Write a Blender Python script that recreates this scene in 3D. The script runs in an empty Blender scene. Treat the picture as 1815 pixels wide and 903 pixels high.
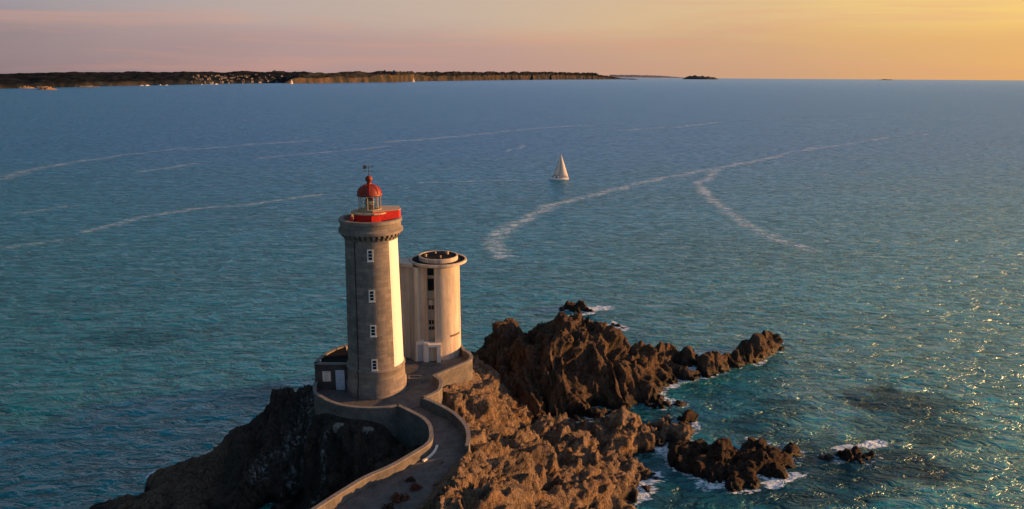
import bpy, bmesh, math, random
import numpy as np
from mathutils import Matrix, Vector
random.seed(7)
R = math.radians
# ---------------------------------------------------------------- camera
F = 1300.0; W0, H0 = 1815.0, 903.0
CAMZ = 43.5; PITCH = 13.64; ROLL = 0.0066
sc = bpy.context.scene
cd = bpy.data.cameras.new('camera'); cam = bpy.data.objects.new('camera', cd)
sc.collection.objects.link(cam); sc.camera = cam
cam.location = (0, 0, CAMZ)
RC = Matrix.Rotation(R(90 - PITCH), 3, 'X') @ Matrix.Rotation(ROLL, 3, 'Z')
cam.rotation_euler = RC.to_euler()
cd.sensor_width = 36; cd.lens = 36 * F / W0
cd.clip_start = 0.5; cd.clip_end = 200000
# ---------------------------------------------------------------- light
SUN_AZ, SUN_EL = 79.0, 9.0          # degrees right of +Y, above the horizon
sc.view_settings.view_transform = 'Standard'; sc.view_settings.look = 'None'
sc.view_settings.exposure = 0.9; sc.view_settings.gamma = 1.0
sun_dir = Vector((math.sin(R(SUN_AZ)) * math.cos(R(SUN_EL)), math.cos(R(SUN_AZ)) * math.cos(R(SUN_EL)), math.sin(R(SUN_EL))))
sl = bpy.data.lights.new('sun', 'SUN'); sl.energy = 5.0; sl.angle = R(0.6); sl.color = (1.0, 0.45, 0.15)
so = bpy.data.objects.new('sun', sl); sc.collection.objects.link(so)
so.rotation_euler = sun_dir.to_track_quat('Z', 'Y').to_euler(); so.location = (60, 20, 80)

def lin(r, g, b):
    f = lambda c: (c / 255 / 12.92) if c / 255 <= 0.04045 else ((c / 255 + 0.055) / 1.055) ** 2.4
    return (f(r), f(g), f(b), 1)

class NT:
    def __init__(s, tree): s.t = tree; s.n = tree.nodes; s.l = tree.links; s.n.clear()
    def put(s, v, sock):
        if v is None: return
        if isinstance(v, bpy.types.NodeSocket): s.l.new(v, sock)
        else: sock.default_value = v
    def node(s, ty, **kw):
        n = s.n.new(ty)
        for k, v in kw.items(): setattr(n, k, v)
        return n
    def math(s, op, a, b=None, c=None, clamp=False):
        n = s.node('ShaderNodeMath', operation=op, use_clamp=clamp)
        s.put(a, n.inputs[0]); s.put(b, n.inputs[1]); s.put(c, n.inputs[2]); return n.outputs[0]
    def vmath(s, op, a, b=None, out=0):
        n = s.node('ShaderNodeVectorMath', operation=op)
        s.put(a, n.inputs[0]); s.put(b, n.inputs[1]); return n.outputs[out]
    def ramp(s, f, stops, interp='LINEAR'):
        n = s.node('ShaderNodeValToRGB'); cr = n.color_ramp; cr.interpolation = interp
        while len(cr.elements) < len(stops): cr.elements.new(0.5)
        for e, (p, c) in zip(cr.elements, stops):
            e.position = p; e.color = c if not isinstance(c, (int, float)) else (c, c, c, 1)
        s.put(f, n.inputs[0]); return n.outputs[0]
    def mix(s, f, a, b, blend='MIX'):
        n = s.node('ShaderNodeMix', data_type='RGBA', blend_type=blend)
        s.put(f, n.inputs[0]); s.put(a, n.inputs[6]); s.put(b, n.inputs[7]); return n.outputs[2]
    def noise(s, vec, scale, detail=4, rough=0.55, dist=0.0, out=0):
        n = s.node('ShaderNodeTexNoise'); n.inputs['Scale'].default_value = scale
        n.inputs['Detail'].default_value = detail; n.inputs['Roughness'].default_value = rough
        n.inputs['Distortion'].default_value = dist; s.put(vec, n.inputs['Vector']); return n.outputs[out]
    def voro(s, vec, scale, feature='F1', out=0):
        n = s.node('ShaderNodeTexVoronoi', feature=feature); n.inputs['Scale'].default_value = scale
        s.put(vec, n.inputs['Vector']); return n.outputs[out]
    def mapping(s, vec, scale=(1, 1, 1), rot=(0, 0, 0)):
        n = s.node('ShaderNodeMapping'); n.inputs['Scale'].default_value = scale
        n.inputs['Rotation'].default_value = rot; s.put(vec, n.inputs['Vector']); return n.outputs[0]
    def bump(s, h, strength, dist, normal=None):
        n = s.node('ShaderNodeBump'); n.inputs['Strength'].default_value = strength
        n.inputs['Distance'].default_value = dist; s.put(h, n.inputs['Height']); s.put(normal, n.inputs['Normal']); return n.outputs[0]
    def attr(s, name):
        n = s.node('ShaderNodeAttribute'); n.attribute_name = name; return n.outputs['Fac']

w = bpy.data.worlds.new('World'); sc.world = w; w.use_nodes = True
n = NT(w.node_tree)
tc = n.node('ShaderNodeTexCoord').outputs['Generated']
sep = n.node('ShaderNodeSeparateXYZ'); n.put(tc, sep.inputs[0])
flat = n.vmath('NORMALIZE', n.vmath('MULTIPLY', tc, (1, 1, 0)))
s_ = n.vmath('DOT_PRODUCT', flat, (math.sin(R(SUN_AZ)), math.cos(R(SUN_AZ)), 0), out=1)
cl = n.noise(n.mapping(tc, (3, 3, 26)), 1.0, 4, 0.55, 0.6)
cl2 = n.noise(n.mapping(tc, (1.4, 1.4, 9)), 1.0, 3, 0.5, 0.4)
az = n.math('MULTIPLY_ADD', n.math('ADD', s_, n.math('MULTIPLY', n.math('SUBTRACT', cl2, 0.5), 0.35)), 0.5, 0.5)
hor = n.ramp(az, [(0.0, lin(105, 98, 122)), (0.28, lin(141, 124, 133)), (0.45, lin(180, 149, 150)), (0.60, lin(194, 156, 147)),
                  (0.76, lin(215, 167, 128)), (0.86, lin(236, 176, 106)), (1.0, lin(250, 208, 135))])
mid = n.ramp(az, [(0.0, lin(95, 102, 132)), (0.28, lin(158, 150, 160)), (0.45, lin(192, 172, 166)), (0.60, lin(206, 181, 162)),
                  (0.76, lin(230, 192, 140)), (0.86, lin(255, 210, 118)), (1.0, lin(255, 226, 150))])
upp = n.ramp(az, [(0.0, lin(10, 88, 108)), (0.28, lin(14, 104, 134)), (0.45, lin(66, 130, 180)), (0.62, lin(118, 154, 196)),
                  (0.80, lin(158, 176, 206)), (1.0, lin(180, 186, 205))])
el = n.math('ADD', sep.outputs[2], n.math('MULTIPLY', n.math('SUBTRACT', cl, 0.5), 0.045))
f1 = n.ramp(el, [(0.0, 0.0), (0.035, 0.12), (0.085, 1.0)], 'EASE')
f2 = n.ramp(sep.outputs[2], [(0.095, 0.0), (0.17, 1.0)], 'EASE')
c1 = n.mix(f2, n.mix(f1, hor, mid), upp)
zen = n.ramp(sep.outputs[2], [(0.4, 1.0), (1.0, 0.6)])
c1 = n.mix(1.0, c1, zen, 'MULTIPLY')
streak = n.ramp(n.noise(n.mapping(tc, (2.5, 2.5, 40)), 1.0, 5, 0.6, 0.5), [(0.50, 0.0), (0.74, 0.5)])
c1 = n.mix(streak, c1, lin(228, 160, 132))
sky = n.node('ShaderNodeTexSky', sky_type='NISHITA'); sky.sun_disc = False
sky.sun_elevation = R(SUN_EL); sky.sun_rotation = R(SUN_AZ); sky.altitude = 40
bg1 = n.node('ShaderNodeBackground'); n.put(c1, bg1.inputs[0]); bg1.inputs[1].default_value = 0.54
bg2 = n.node('ShaderNodeBackground'); n.put(sky.outputs[0], bg2.inputs[0]); bg2.inputs[1].default_value = 0.05
mx = n.node('ShaderNodeMixShader'); mx.inputs[0].default_value = 0.12
n.l.new(bg1.outputs[0], mx.inputs[1]); n.l.new(bg2.outputs[0], mx.inputs[2])
wo = n.node('ShaderNodeOutputWorld'); n.l.new(mx.outputs[0], wo.inputs[0])

# ---------------------------------------------------------------- helpers
RCN = np.array(RC)
def ray(px, py):
    return RCN @ np.array([(px - W0 / 2) / F, -(py - H0 / 2) / F, -1.0])
def P(px, py, z=0.0):
    d = ray(px, py); t = (z - CAMZ) / d[2]; return (d[0] * t, d[1] * t, z)
def PD(px, py, y):
    d = ray(px, py); t = y / d[1]; return (d[0] * t, y, CAMZ + d[2] * t)
COL = sc.collection
def link(name, me, mats=None, parent=None, smooth=False):
    o = bpy.data.objects.new(name, me); COL.objects.link(o)
    if mats:
        for m in (mats if isinstance(mats, (list, tuple)) else [mats]): me.materials.append(m)
    if parent: o.parent = parent
    if smooth:
        me.polygons.foreach_set('use_smooth', [True] * len(me.polygons))
    return o
def obj(name, bm, mats=None, parent=None, smooth=False):
    bmesh.ops.recalc_face_normals(bm, faces=bm.faces[:])
    me = bpy.data.meshes.new(name); bm.to_mesh(me); bm.free()
    return link(name, me, mats, parent, smooth)
def thing(name, label, cat, loc=(0, 0, 0), rz=0, group=None):
    o = bpy.data.objects.new(name, None); COL.objects.link(o); o.location = loc; o.rotation_euler = (0, 0, rz)
    return tag(o, label, cat, group)
def tag(o, label, cat, group=None):
    o['label'] = label; o['category'] = cat
    if group: o['group'] = group
    return o
def struct(o): o['kind'] = 'structure'; return o
def box(bm, x0, x1, y0, y1, z0, z1, mi=0, mat=None):
    vs = [bm.verts.new(v) for v in [(x0, y0, z0), (x1, y0, z0), (x1, y1, z0), (x0, y1, z0), (x0, y0, z1), (x1, y0, z1), (x1, y1, z1), (x0, y1, z1)]]
    if mat is not None:
        for v in vs: v.co = mat @ v.co
    for f in [(0, 3, 2, 1), (4, 5, 6, 7), (0, 1, 5, 4), (1, 2, 6, 5), (2, 3, 7, 6), (3, 0, 4, 7)]:
        bm.faces.new([vs[i] for i in f]).material_index = mi
    return vs
def lathe(bm, prof, seg=48, cx=0, cy=0, a0=0, a1=2 * math.pi, mi=0, cap=True):
    full = abs(a1 - a0 - 2 * math.pi) < 1e-6
    ns = seg if full else seg + 1
    rings = []
    for r, z in prof:
        rings.append([bm.verts.new((cx + r * math.cos(a0 + (a1 - a0) * i / seg), cy + r * math.sin(a0 + (a1 - a0) * i / seg), z)) for i in range(ns)])
    for a, b in zip(rings, rings[1:]):
        for i in range(seg):
            j = (i + 1) % ns
            f = bm.faces.new((a[i], a[j], b[j], b[i])); f.material_index = mi
    if cap and full:
        if prof[0][0] > 0.001: bm.faces.new(list(reversed(rings[0]))).material_index = mi
        if prof[-1][0] > 0.001: bm.faces.new(rings[-1]).material_index = mi
    return rings
def tube(bm, p, q, r, seg=8, r2=None, mi=0):
    p, q = Vector(p), Vector(q); d = (q - p).normalized()
    u = d.orthogonal().normalized(); v = d.cross(u); r2 = r if r2 is None else r2
    a = [bm.verts.new(p + (u * math.cos(t) + v * math.sin(t)) * r) for t in [2 * math.pi * i / seg for i in range(seg)]]
    b = [bm.verts.new(q + (u * math.cos(t) + v * math.sin(t)) * r2) for t in [2 * math.pi * i / seg for i in range(seg)]]
    for i in range(seg):
        bm.faces.new((a[i], a[(i + 1) % seg], b[(i + 1) % seg], b[i])).material_index = mi
    bm.faces.new(list(reversed(a))).material_index = mi; bm.faces.new(b).material_index = mi
def prism(bm, pts, z0, z1, mi=0, top_mi=None):
    a = [bm.verts.new((x, y, z0)) for x, y in pts]; b = [bm.verts.new((x, y, z1)) for x, y in pts]
    k = len(pts)
    for i in range(k): bm.faces.new((a[i], a[(i + 1) % k], b[(i + 1) % k], b[i])).material_index = mi
    f = bm.faces.new(b); f.material_index = mi if top_mi is None else top_mi
    bm.faces.new(list(reversed(a))).material_index = mi
def catmull(pts, sub=6):
    out = []; k = len(pts)
    for i in range(k - 1):
        p0, p1, p2, p3 = [np.array(pts[max(0, min(k - 1, j))], float) for j in (i - 1, i, i + 1, i + 2)]
        for s in range(sub):
            t = s / sub
            out.append(tuple(0.5 * ((2 * p1) + (-p0 + p2) * t + (2 * p0 - 5 * p1 + 4 * p2 - p3) * t * t + (-p0 + 3 * p1 - 3 * p2 + p3) * t ** 3)))
    out.append(tuple(np.array(pts[-1], float))); return out
def offs(pts, d):
    out = []; k = len(pts)
    for i in range(k):
        a = np.array(pts[max(0, i - 1)]); b = np.array(pts[min(k - 1, i + 1)]); t = b - a; L = math.hypot(*t[:2]) or 1
        out.append((pts[i][0] - t[1] / L * d, pts[i][1] + t[0] / L * d))
    return out
def ribbon(bm, A, B, zb, zt, mi=0):
    """closed wall between two plan polylines"""
    k = len(A); zbs = zb if hasattr(zb, '__len__') else [zb] * k
    r = []
    for i in range(k):
        r.append([bm.verts.new((A[i][0], A[i][1], zbs[i])), bm.verts.new((A[i][0], A[i][1], zt)), bm.verts.new((B[i][0], B[i][1], zt)), bm.verts.new((B[i][0], B[i][1], zbs[i]))])
    for a, b in zip(r, r[1:]):
        for j in range(4): bm.faces.new((a[j], b[j], b[(j + 1) % 4], a[(j + 1) % 4])).material_index = mi
    bm.faces.new(r[0]).material_index = mi; bm.faces.new(list(reversed(r[-1]))).material_index = mi

# ---- numpy noise
def h3(i, j, k, s):
    n_ = (i.astype(np.int64) * 73856093) ^ (j.astype(np.int64) * 19349663) ^ (k.astype(np.int64) * 83492791) ^ (s * 2654435761)
    n_ = (n_ ^ (n_ >> 13)) * 1274126177 & 0x7fffffff
    n_ = ((n_ ^ (n_ >> 15)) * 2246822519) & 0x7fffffff
    return ((n_ ^ (n_ >> 12)) & 0xffffff) / float(0xffffff)
def vnoise(x, y, z, s=0):
    i, j, k = np.floor(x), np.floor(y), np.floor(z); u, v, w_ = x - i, y - j, z - k
    u, v, w_ = [t * t * (3 - 2 * t) for t in (u, v, w_)]; r = 0
    for a in (0, 1):
        for b in (0, 1):
            for c in (0, 1):
                r = r + h3(i + a, j + b, k + c, s) * (u if a else 1 - u) * (v if b else 1 - v) * (w_ if c else 1 - w_)
    return r * 2 - 1
def fbm(x, y, z=None, s=0, o=4):
    z = np.zeros_like(x) if z is None else z; r = 0; a = 1
    for q in range(o): r = r + a * vnoise(x * 2 ** q + 17 * q, y * 2 ** q, z * 2 ** q, s + q); a *= 0.5
    return r / 1.6
def facet(P3, size, seed, soft=0.25, tilt=1.0):
    """fractured rock: jittered blocks, each a tilted face at its own height, with narrow joints between"""
    p = P3 / size; base = np.floor(p); d1 = np.full(len(p), 9.0); d2 = d1.copy(); h1 = np.zeros(len(p)); h2 = h1.copy()
    for a in (-1, 0, 1):
        for b in (-1, 0, 1):
            for c in (-1, 0, 1):
                i, j, l = base[:, 0] + a, base[:, 1] + b, base[:, 2] + c
                dx = p[:, 0] - (i + h3(i, j, l, seed)); dy = p[:, 1] - (j + h3(i, j, l, seed + 1)); dz = p[:, 2] - (l + h3(i, j, l, seed + 2))
                ax, ay, az_ = np.abs(dx), np.abs(dy), np.abs(dz); d = 0.6 * np.maximum(np.maximum(ax, ay), az_) + 0.3 * (ax + ay + az_)
                val = (h3(i, j, l, seed + 3) - .5) + tilt * ((h3(i, j, l, seed + 4) - .5) * dx + (h3(i, j, l, seed + 5) - .5) * dy + (h3(i, j, l, seed + 6) - .5) * dz)
                c1 = d < d1; c2 = (~c1) & (d < d2)
                d2 = np.where(c1, d1, np.where(c2, d, d2)); h2 = np.where(c1, h1, np.where(c2, val, h2))
                d1 = np.where(c1, d, d1); h1 = np.where(c1, val, h1)
    e = d2 - d1
    w_ = 0.5 + 0.5 * np.clip(e / soft, 0, 1)
    return h1 * w_ + h2 * (1 - w_) - 0.30 * d1 - 0.12 * np.clip(1 - e / 0.10, 0, 1)
def rbf(ctrl, X, Y, eps=0.6):
    c = np.array(ctrl, float); D = np.hypot(c[:, None, 0] - c[None, :, 0], c[:, None, 1] - c[None, :, 1])
    A = -np.sqrt(D * D + eps); N = len(c); M = np.zeros((N + 1, N + 1)); M[:N, :N] = A + np.eye(N) * 0.3; M[:N, N] = 1; M[N, :N] = 1
    sol = np.linalg.solve(M, np.append(c[:, 2], 0)); out = np.full(X.shape, sol[N])
    for q in range(N): out -= sol[q] * np.sqrt((X - c[q, 0]) ** 2 + (Y - c[q, 1]) ** 2 + eps)
    return out
def dist_poly(X, Y, pts):
    best = np.full(X.shape, 1e9)
    for a, b in zip(pts, pts[1:]):
        dx, dy = b[0] - a[0], b[1] - a[1]; L = dx * dx + dy * dy + 1e-9
        t = np.clip(((X - a[0]) * dx + (Y - a[1]) * dy) / L, 0, 1)
        best = np.minimum(best, np.hypot(X - a[0] - t * dx, Y - a[1] - t * dy))
    return best
def inside(X, Y, poly):
    r = np.zeros(X.shape, bool); k = len(poly)
    for i in range(k):
        x1, y1 = poly[i][:2]; x2, y2 = poly[(i + 1) % k][:2]
        if y1 == y2: continue
        r ^= ((y1 > Y) != (y2 > Y)) & (X < (x2 - x1) * (Y - y1) / (y2 - y1) + x1)
    return r
def grid_mesh(name, V, nx, ny, keep=None):
    """V (ny*nx,3) row-major grid"""
    idx = np.arange(nx * ny).reshape(ny, nx)
    q = np.stack([idx[:-1, :-1], idx[:-1, 1:], idx[1:, 1:], idx[1:, :-1]], -1).reshape(-1, 4)
    if keep is not None:
        q = q[keep[q].any(1)]
        used = np.unique(q); remap = np.full(nx * ny, -1); remap[used] = np.arange(len(used)); q = remap[q]; V = V[used]
    else: used = None
    me = bpy.data.meshes.new(name); me.vertices.add(len(V)); me.vertices.foreach_set('co', V.astype(np.float32).ravel())
    me.loops.add(len(q) * 4); me.loops.foreach_set('vertex_index', q.astype(np.int32).ravel())
    me.polygons.add(len(q)); me.polygons.foreach_set('loop_start', np.arange(0, len(q) * 4, 4, dtype=np.int32))
    me.update(calc_edges=True); return me, used
def set_attr(me, name, vals):
    a = me.attributes.new(name, 'FLOAT', 'POINT'); a.data.foreach_set('value', vals.astype(np.float32))
def normals(V, nx, ny):
    G = V.reshape(ny, nx, 3); gx = np.gradient(G, axis=1); gy = np.gradient(G, axis=0)
    c = np.cross(gx, gy); c /= np.linalg.norm(c, axis=2, keepdims=True) + 1e-9; return c.reshape(-1, 3)

# ---------------------------------------------------------------- materials
def mat(name):
    m = bpy.data.materials.new(name); m.use_nodes = True; t = NT(m.node_tree)
    b = t.node('ShaderNodeBsdfPrincipled'); o = t.node('ShaderNodeOutputMaterial'); t.l.new(b.outputs[0], o.inputs[0])
    t.co = t.node('ShaderNodeTexCoord').outputs['Object']; t.geo = t.node('ShaderNodeNewGeometry')
    t.pos = t.geo.outputs['Position']; return m, t, b
def simple(name, col, rough=0.7, var=0.15, scale=2.0, metal=0, bump=0.0, spec=0.3):
    m, t, b = mat(name)
    f = t.noise(t.co, scale, 5, 0.6)
    t.put(t.mix(t.ramp(f, [(0.3, 0.0), (0.7, 1.0)]), tuple(c * (1 - var) for c in col) + (1,), tuple(min(1, c * (1 + var)) for c in col) + (1,)), b.inputs['Base Color'])
    b.inputs['Roughness'].default_value = rough; b.inputs['Metallic'].default_value = metal; b.inputs['Specular IOR Level'].default_value = spec
    if bump: t.put(t.bump(t.noise(t.co, scale * 6, 5, 0.6), bump, 0.03), b.inputs['Normal'])
    return m
def rock_mat(name, dark, light, wet_z=1.0, stain=False, bs=1.0):
    m, t, b = mat(name)
    st = t.mapping(t.pos, (1, 1, 0.35), (0.5, 0.35, 0.4))
    f = t.noise(st, 0.55, 7, 0.62, 0.5); g = t.noise(t.pos, 3.2, 6, 0.7)
    c = t.mix(t.ramp(t.math('MULTIPLY_ADD', g, 0.5, t.math('MULTIPLY', f, 0.6)), [(0.38, 0.0), (0.72, 1.0)]), dark + (1,), light + (1,))
    och = t.ramp(t.noise(t.pos, 0.28, 5, 0.6), [(0.5, 0.0), (0.68, 0.6)])
    c = t.mix(och, c, (light[0] * 1.05, light[1] * 0.85, light[2] * 0.6, 1))
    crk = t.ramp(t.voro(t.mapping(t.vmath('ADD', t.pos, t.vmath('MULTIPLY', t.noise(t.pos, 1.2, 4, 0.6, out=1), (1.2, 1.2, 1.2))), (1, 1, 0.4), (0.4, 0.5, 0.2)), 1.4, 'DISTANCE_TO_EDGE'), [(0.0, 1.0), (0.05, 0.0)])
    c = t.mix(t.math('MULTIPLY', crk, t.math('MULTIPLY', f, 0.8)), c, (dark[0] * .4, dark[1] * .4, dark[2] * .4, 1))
    if stain:  # chalk runs, and gully shade painted into the rock colour by the mask
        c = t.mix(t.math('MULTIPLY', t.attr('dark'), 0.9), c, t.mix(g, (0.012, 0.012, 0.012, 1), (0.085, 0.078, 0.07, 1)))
        st_ = t.math('MULTIPLY', t.attr('chalk'), t.ramp(t.noise(t.mapping(t.pos, (1, 1, .6)), 2.2, 6, 0.7), [(0.50, 0.0), (0.60, 0.8)]))
        c = t.mix(st_, c, (0.42, 0.46, 0.48, 1))
    z = t.node('ShaderNodeSeparateXYZ'); t.put(t.pos, z.inputs[0])
    zz = t.math('ADD', z.outputs[2], t.math('MULTIPLY', t.math('SUBTRACT', f, 0.5), 2.0))
    wet = t.ramp(t.math('DIVIDE', zz, wet_z * 2 + .001), [(0.2, 1.0), (0.6, 0.0)])
    c = t.mix(t.math('MULTIPLY', wet, 0.88), c, (0.012, 0.012, 0.012, 1))
    t.put(c, b.inputs['Base Color'])
    t.put(t.ramp(wet, [(0, 0.9), (1, 0.5)]), b.inputs['Roughness']); b.inputs['Specular IOR Level'].default_value = 0.2
    hh = t.math('ADD', t.math('MULTIPLY', g, 0.6), t.noise(t.mapping(t.pos, (1, 1, .3), (.5, .35, .4)), 7.0, 6, 0.65))
    hh = t.math('SUBTRACT', hh, t.math('MULTIPLY', crk, 0.8))
    t.put(t.bump(hh, bs, 0.4), b.inputs['Normal']); return m
M = {}
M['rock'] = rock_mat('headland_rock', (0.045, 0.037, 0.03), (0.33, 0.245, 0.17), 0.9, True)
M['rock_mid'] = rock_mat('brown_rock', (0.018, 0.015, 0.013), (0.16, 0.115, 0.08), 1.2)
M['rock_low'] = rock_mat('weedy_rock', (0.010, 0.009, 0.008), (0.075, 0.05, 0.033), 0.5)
M['red'] = simple('red_paint', (0.5, 0.014, 0.011), 0.6, 0.3, 3)
M['red_dark'] = simple('dome_red_paint', (0.20, 0.035, 0.018), 0.5, 0.3, 4)
M['white'] = simple('white_paint', (0.74, 0.72, 0.67), 0.6, 0.05, 3)
M['black'] = simple('window_dark', (0.012, 0.013, 0.015), 0.15, 0.1, 2, spec=0.5)
M['iron'] = simple('dark_iron', (0.03, 0.03, 0.032), 0.5, 0.2, 5, metal=0.6)
M['door_blue'] = simple('pale_blue_paint', (0.36, 0.46, 0.56), 0.55, 0.1, 3)
M['pave'] = None
def granite():
    m, t, b = mat('granite_blocks')
    # cylindrical coordinates about the object's own axis so that courses run round the tower
    s = t.node('ShaderNodeSeparateXYZ'); t.put(t.co, s.inputs[0])
    u = t.math('MULTIPLY', t.math('ARCTAN2', s.outputs[1], s.outputs[0]), 3.0)
    cb = t.node('ShaderNodeCombineXYZ'); t.put(u, cb.inputs[0]); t.put(s.outputs[2], cb.inputs[1])
    br = t.node('ShaderNodeTexBrick'); t.put(cb.outputs[0], br.inputs['Vector']); br.inputs['Scale'].default_value = 1.0
    br.inputs['Color1'].default_value = (0.12, 0.115, 0.11, 1); br.inputs['Color2'].default_value = (0.29, 0.26, 0.22, 1); br.inputs['Mortar'].default_value = (0.06, 0.058, 0.055, 1)
    br.inputs['Mortar Size'].default_value = 0.012; br.inputs['Brick Width'].default_value = 0.95; br.inputs['Row Height'].default_value = 0.42; br.inputs['Mortar Smooth'].default_value = 0.3
    f = t.noise(t.co, 0.6, 6, 0.65); g = t.noise(t.mapping(t.co, (1, 1, .16)), 2.2, 5, 0.6)
    c = t.mix(0.45, br.outputs[0], t.ramp(f, [(0.3, (0.11, 0.115, 0.12, 1)), (0.7, (0.29, 0.26, 0.225, 1))]))
    c = t.mix(t.ramp(g, [(0.52, 0.0), (0.75, 0.5)]), c, (0.09, 0.09, 0.088, 1))
    t.put(c, b.inputs['Base Color']); b.inputs['Roughness'].default_value = 0.9; b.inputs['Specular IOR Level'].default_value = 0.15
    t.put(t.bump(t.math('SUBTRACT', t.noise(t.co, 5, 5, .6), t.math('MULTIPLY', br.outputs[1], 1.0)), 0.5, 0.04), b.inputs['Normal']); return m
M['granite'] = granite()
def masonry(name, c1, c2, stain=0.4, lichen=True):
    m, t, b = mat(name)
    f = t.noise(t.pos, 0.9, 6, 0.65); g = t.noise(t.pos, 4.5, 5, 0.6)
    v = t.voro(t.mapping(t.pos, (1, 1, 1.8)), 2.0, 'DISTANCE_TO_EDGE')
    c = t.mix(t.ramp(f, [(0.3, 0.0), (0.7, 1.0)]), c1 + (1,), c2 + (1,))
    c = t.mix(t.math('MULTIPLY', t.ramp(v, [(0.0, 1.0), (0.06, 0.0)]), 0.28), c, (c1[0] * .5, c1[1] * .5, c1[2] * .5, 1))
    c = t.mix(t.ramp(g, [(0.5, 0.0), (0.75, stain)]), c, (0.07, 0.066, 0.06, 1))
    if lichen: c = t.mix(t.ramp(t.noise(t.pos, 7, 3, .5), [(0.66, 0.0), (0.7, 0.55)]), c, (0.45, 0.44, 0.40, 1))
    t.put(c, b.inputs['Base Color']); b.inputs['Roughness'].default_value = 0.92; b.inputs['Specular IOR Level'].default_value = 0.15
    t.put(t.bump(t.math('ADD', g, t.math('MULTIPLY', t.ramp(v, [(0, 0), (0.06, 1)]), .4)), 0.5, 0.05), b.inputs['Normal']); return m
M['masonry'] = masonry('stone_masonry', (0.09, 0.088, 0.083), (0.20, 0.19, 0.17))
M['coping'] = masonry('coping_stone', (0.16, 0.155, 0.145), (0.28, 0.265, 0.24), 0.3)
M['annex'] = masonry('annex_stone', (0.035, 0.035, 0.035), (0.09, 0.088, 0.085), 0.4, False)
M['floor'] = masonry('worn_concrete', (0.075, 0.075, 0.075), (0.16, 0.155, 0.15), 0.5, False)
def render_mat():
    m, t, b = mat('weathered_render')
    s = t.mapping(t.co, (1, 1, 0.08))
    f = t.noise(s, 2.0, 6, 0.6); g = t.noise(t.co, 0.7, 5, 0.6)
    c = t.mix(t.ramp(f, [(0.35, 0.0), (0.7, 1.0)]), (0.42, 0.37, 0.30, 1), (0.68, 0.61, 0.50, 1))
    c = t.mix(t.ramp(g, [(0.5, 0.0), (0.8, 0.5)]), c, (0.30, 0.26, 0.22, 1))
    drip = t.ramp(t.noise(t.mapping(t.co, (1, 1, .05)), 5.0, 3, .5), [(0.6, 0.0), (0.72, 0.45)])
    c = t.mix(drip, c, (0.22, 0.19, 0.16, 1))
    t.put(c, b.inputs['Base Color']); b.inputs['Roughness'].default_value = 0.9; b.inputs['Specular IOR Level'].default_value = 0.15
    t.put(t.bump(t.noise(t.co, 4, 5, .6), 0.3, 0.03), b.inputs['Normal']); return m
M['render'] = render_mat()
M['roof_dark'] = simple('tarred_roof', (0.010, 0.010, 0.011), 0.9, 0.4, 1.5, spec=0.1)
M['tan'] = simple('tan_deck', (0.42, 0.33, 0.22), 0.8, 0.15, 3)

# ---------------------------------------------------------------- terrace and walls in plan
W1 = [(560, 684.5), (561.6, 695), (571.7, 701.6), (584, 708.5), (604, 715.5), (627.5, 719.4), (658.5, 721), (689.5, 719.4), (706, 716)]
W2 = [(706, 716), (731, 728), (753, 740), (763.5, 752), (767, 765), (766, 779), (756, 790), (735, 803), (695, 826), (650, 846), (605, 873), (560, 902)]
W3 = [(744.5, 705), (762, 711), (794, 727), (814, 743), (825, 758.5), (827.6, 776.5), (825, 790)]
W4 = [(745, 705), (772.5, 693), (779, 682), (778, 673), (767, 665), (795, 653), (826, 640), (833, 633), (830, 626), (821, 621)]
def pl(L, z=10.0): return [P(a, b, z)[:2] for a, b in L]
w1, w2, w3, w4 = [pl(x) for x in (W1, W2, W3, W4)]
d = np.array(w2[-1]) - np.array(w2[-2]); d /= np.hypot(*d)
w2 += [tuple(np.array(w2[-1]) + d * 6), tuple(np.array(w2[-1]) + d * 14 + np.array((0, -2.5)))]
w1 = catmull(w1, 5); w2 = catmull(w2, 6); w3 = catmull(w3, 6); w4 = catmull(w4[:4], 5)[:-1] + catmull(w4[3:5], 2)[:-1] + catmull(w4[4:], 5)
T1 = Vector((*PD(668.5, 690, 77.6)[:2], 9.0))          # lighthouse axis
T2 = Vector((*PD(776, 600, 88.0)[:2], 9.0))            # second tower axis
back = [(w4[-1][0] - 1.5, w4[-1][1] + 4.5), (T2.x, T2.y + 6), (T1.x, T1.y + 9), (T1.x - 5, T1.y + 7.5), (w1[0][0] - .3, T1.y + 2.5)]
terrace_poly = w1 + [w for w in reversed([w4[0]])] + w4[1:] + back
path_right = [(w3[-1][0] - .25, w3[-1][1] - .35), P(800, 830, 8.9)[:2], P(775, 868, 8.9)[:2], P(745, 903, 8.9)[:2]]
path_right += [(path_right[-1][0] - 5, path_right[-1][1] - 7), (path_right[-1][0] - 14, path_right[-1][1] - 14)]
path_poly = offs(w2, 0.02) + list(reversed(path_right)) + list(reversed(w3))
bm = bmesh.new(); prism(bm, [(x, y) for x, y in terrace_poly], 5.0, 9.0)
bmesh.ops.triangulate(bm, faces=[f for f in bm.faces if len(f.verts) > 4])
struct(obj('terrace', bm, M['floor']))
def resample(L, k):
    a = np.array([p[:2] for p in L]); q = np.r_[0, np.cumsum(np.hypot(*np.diff(a, axis=0).T))]; t = np.linspace(0, q[-1], k)
    return list(zip(np.interp(t, q, a[:, 0]), np.interp(t, q, a[:, 1])))
bm = bmesh.new(); ribbon(bm, resample(offs(w2, 0.02), 240), resample(offs(w3, 0.02) + path_right, 240), 5.0, 8.93)
struct(obj('footpath', bm, M['floor']))
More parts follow.
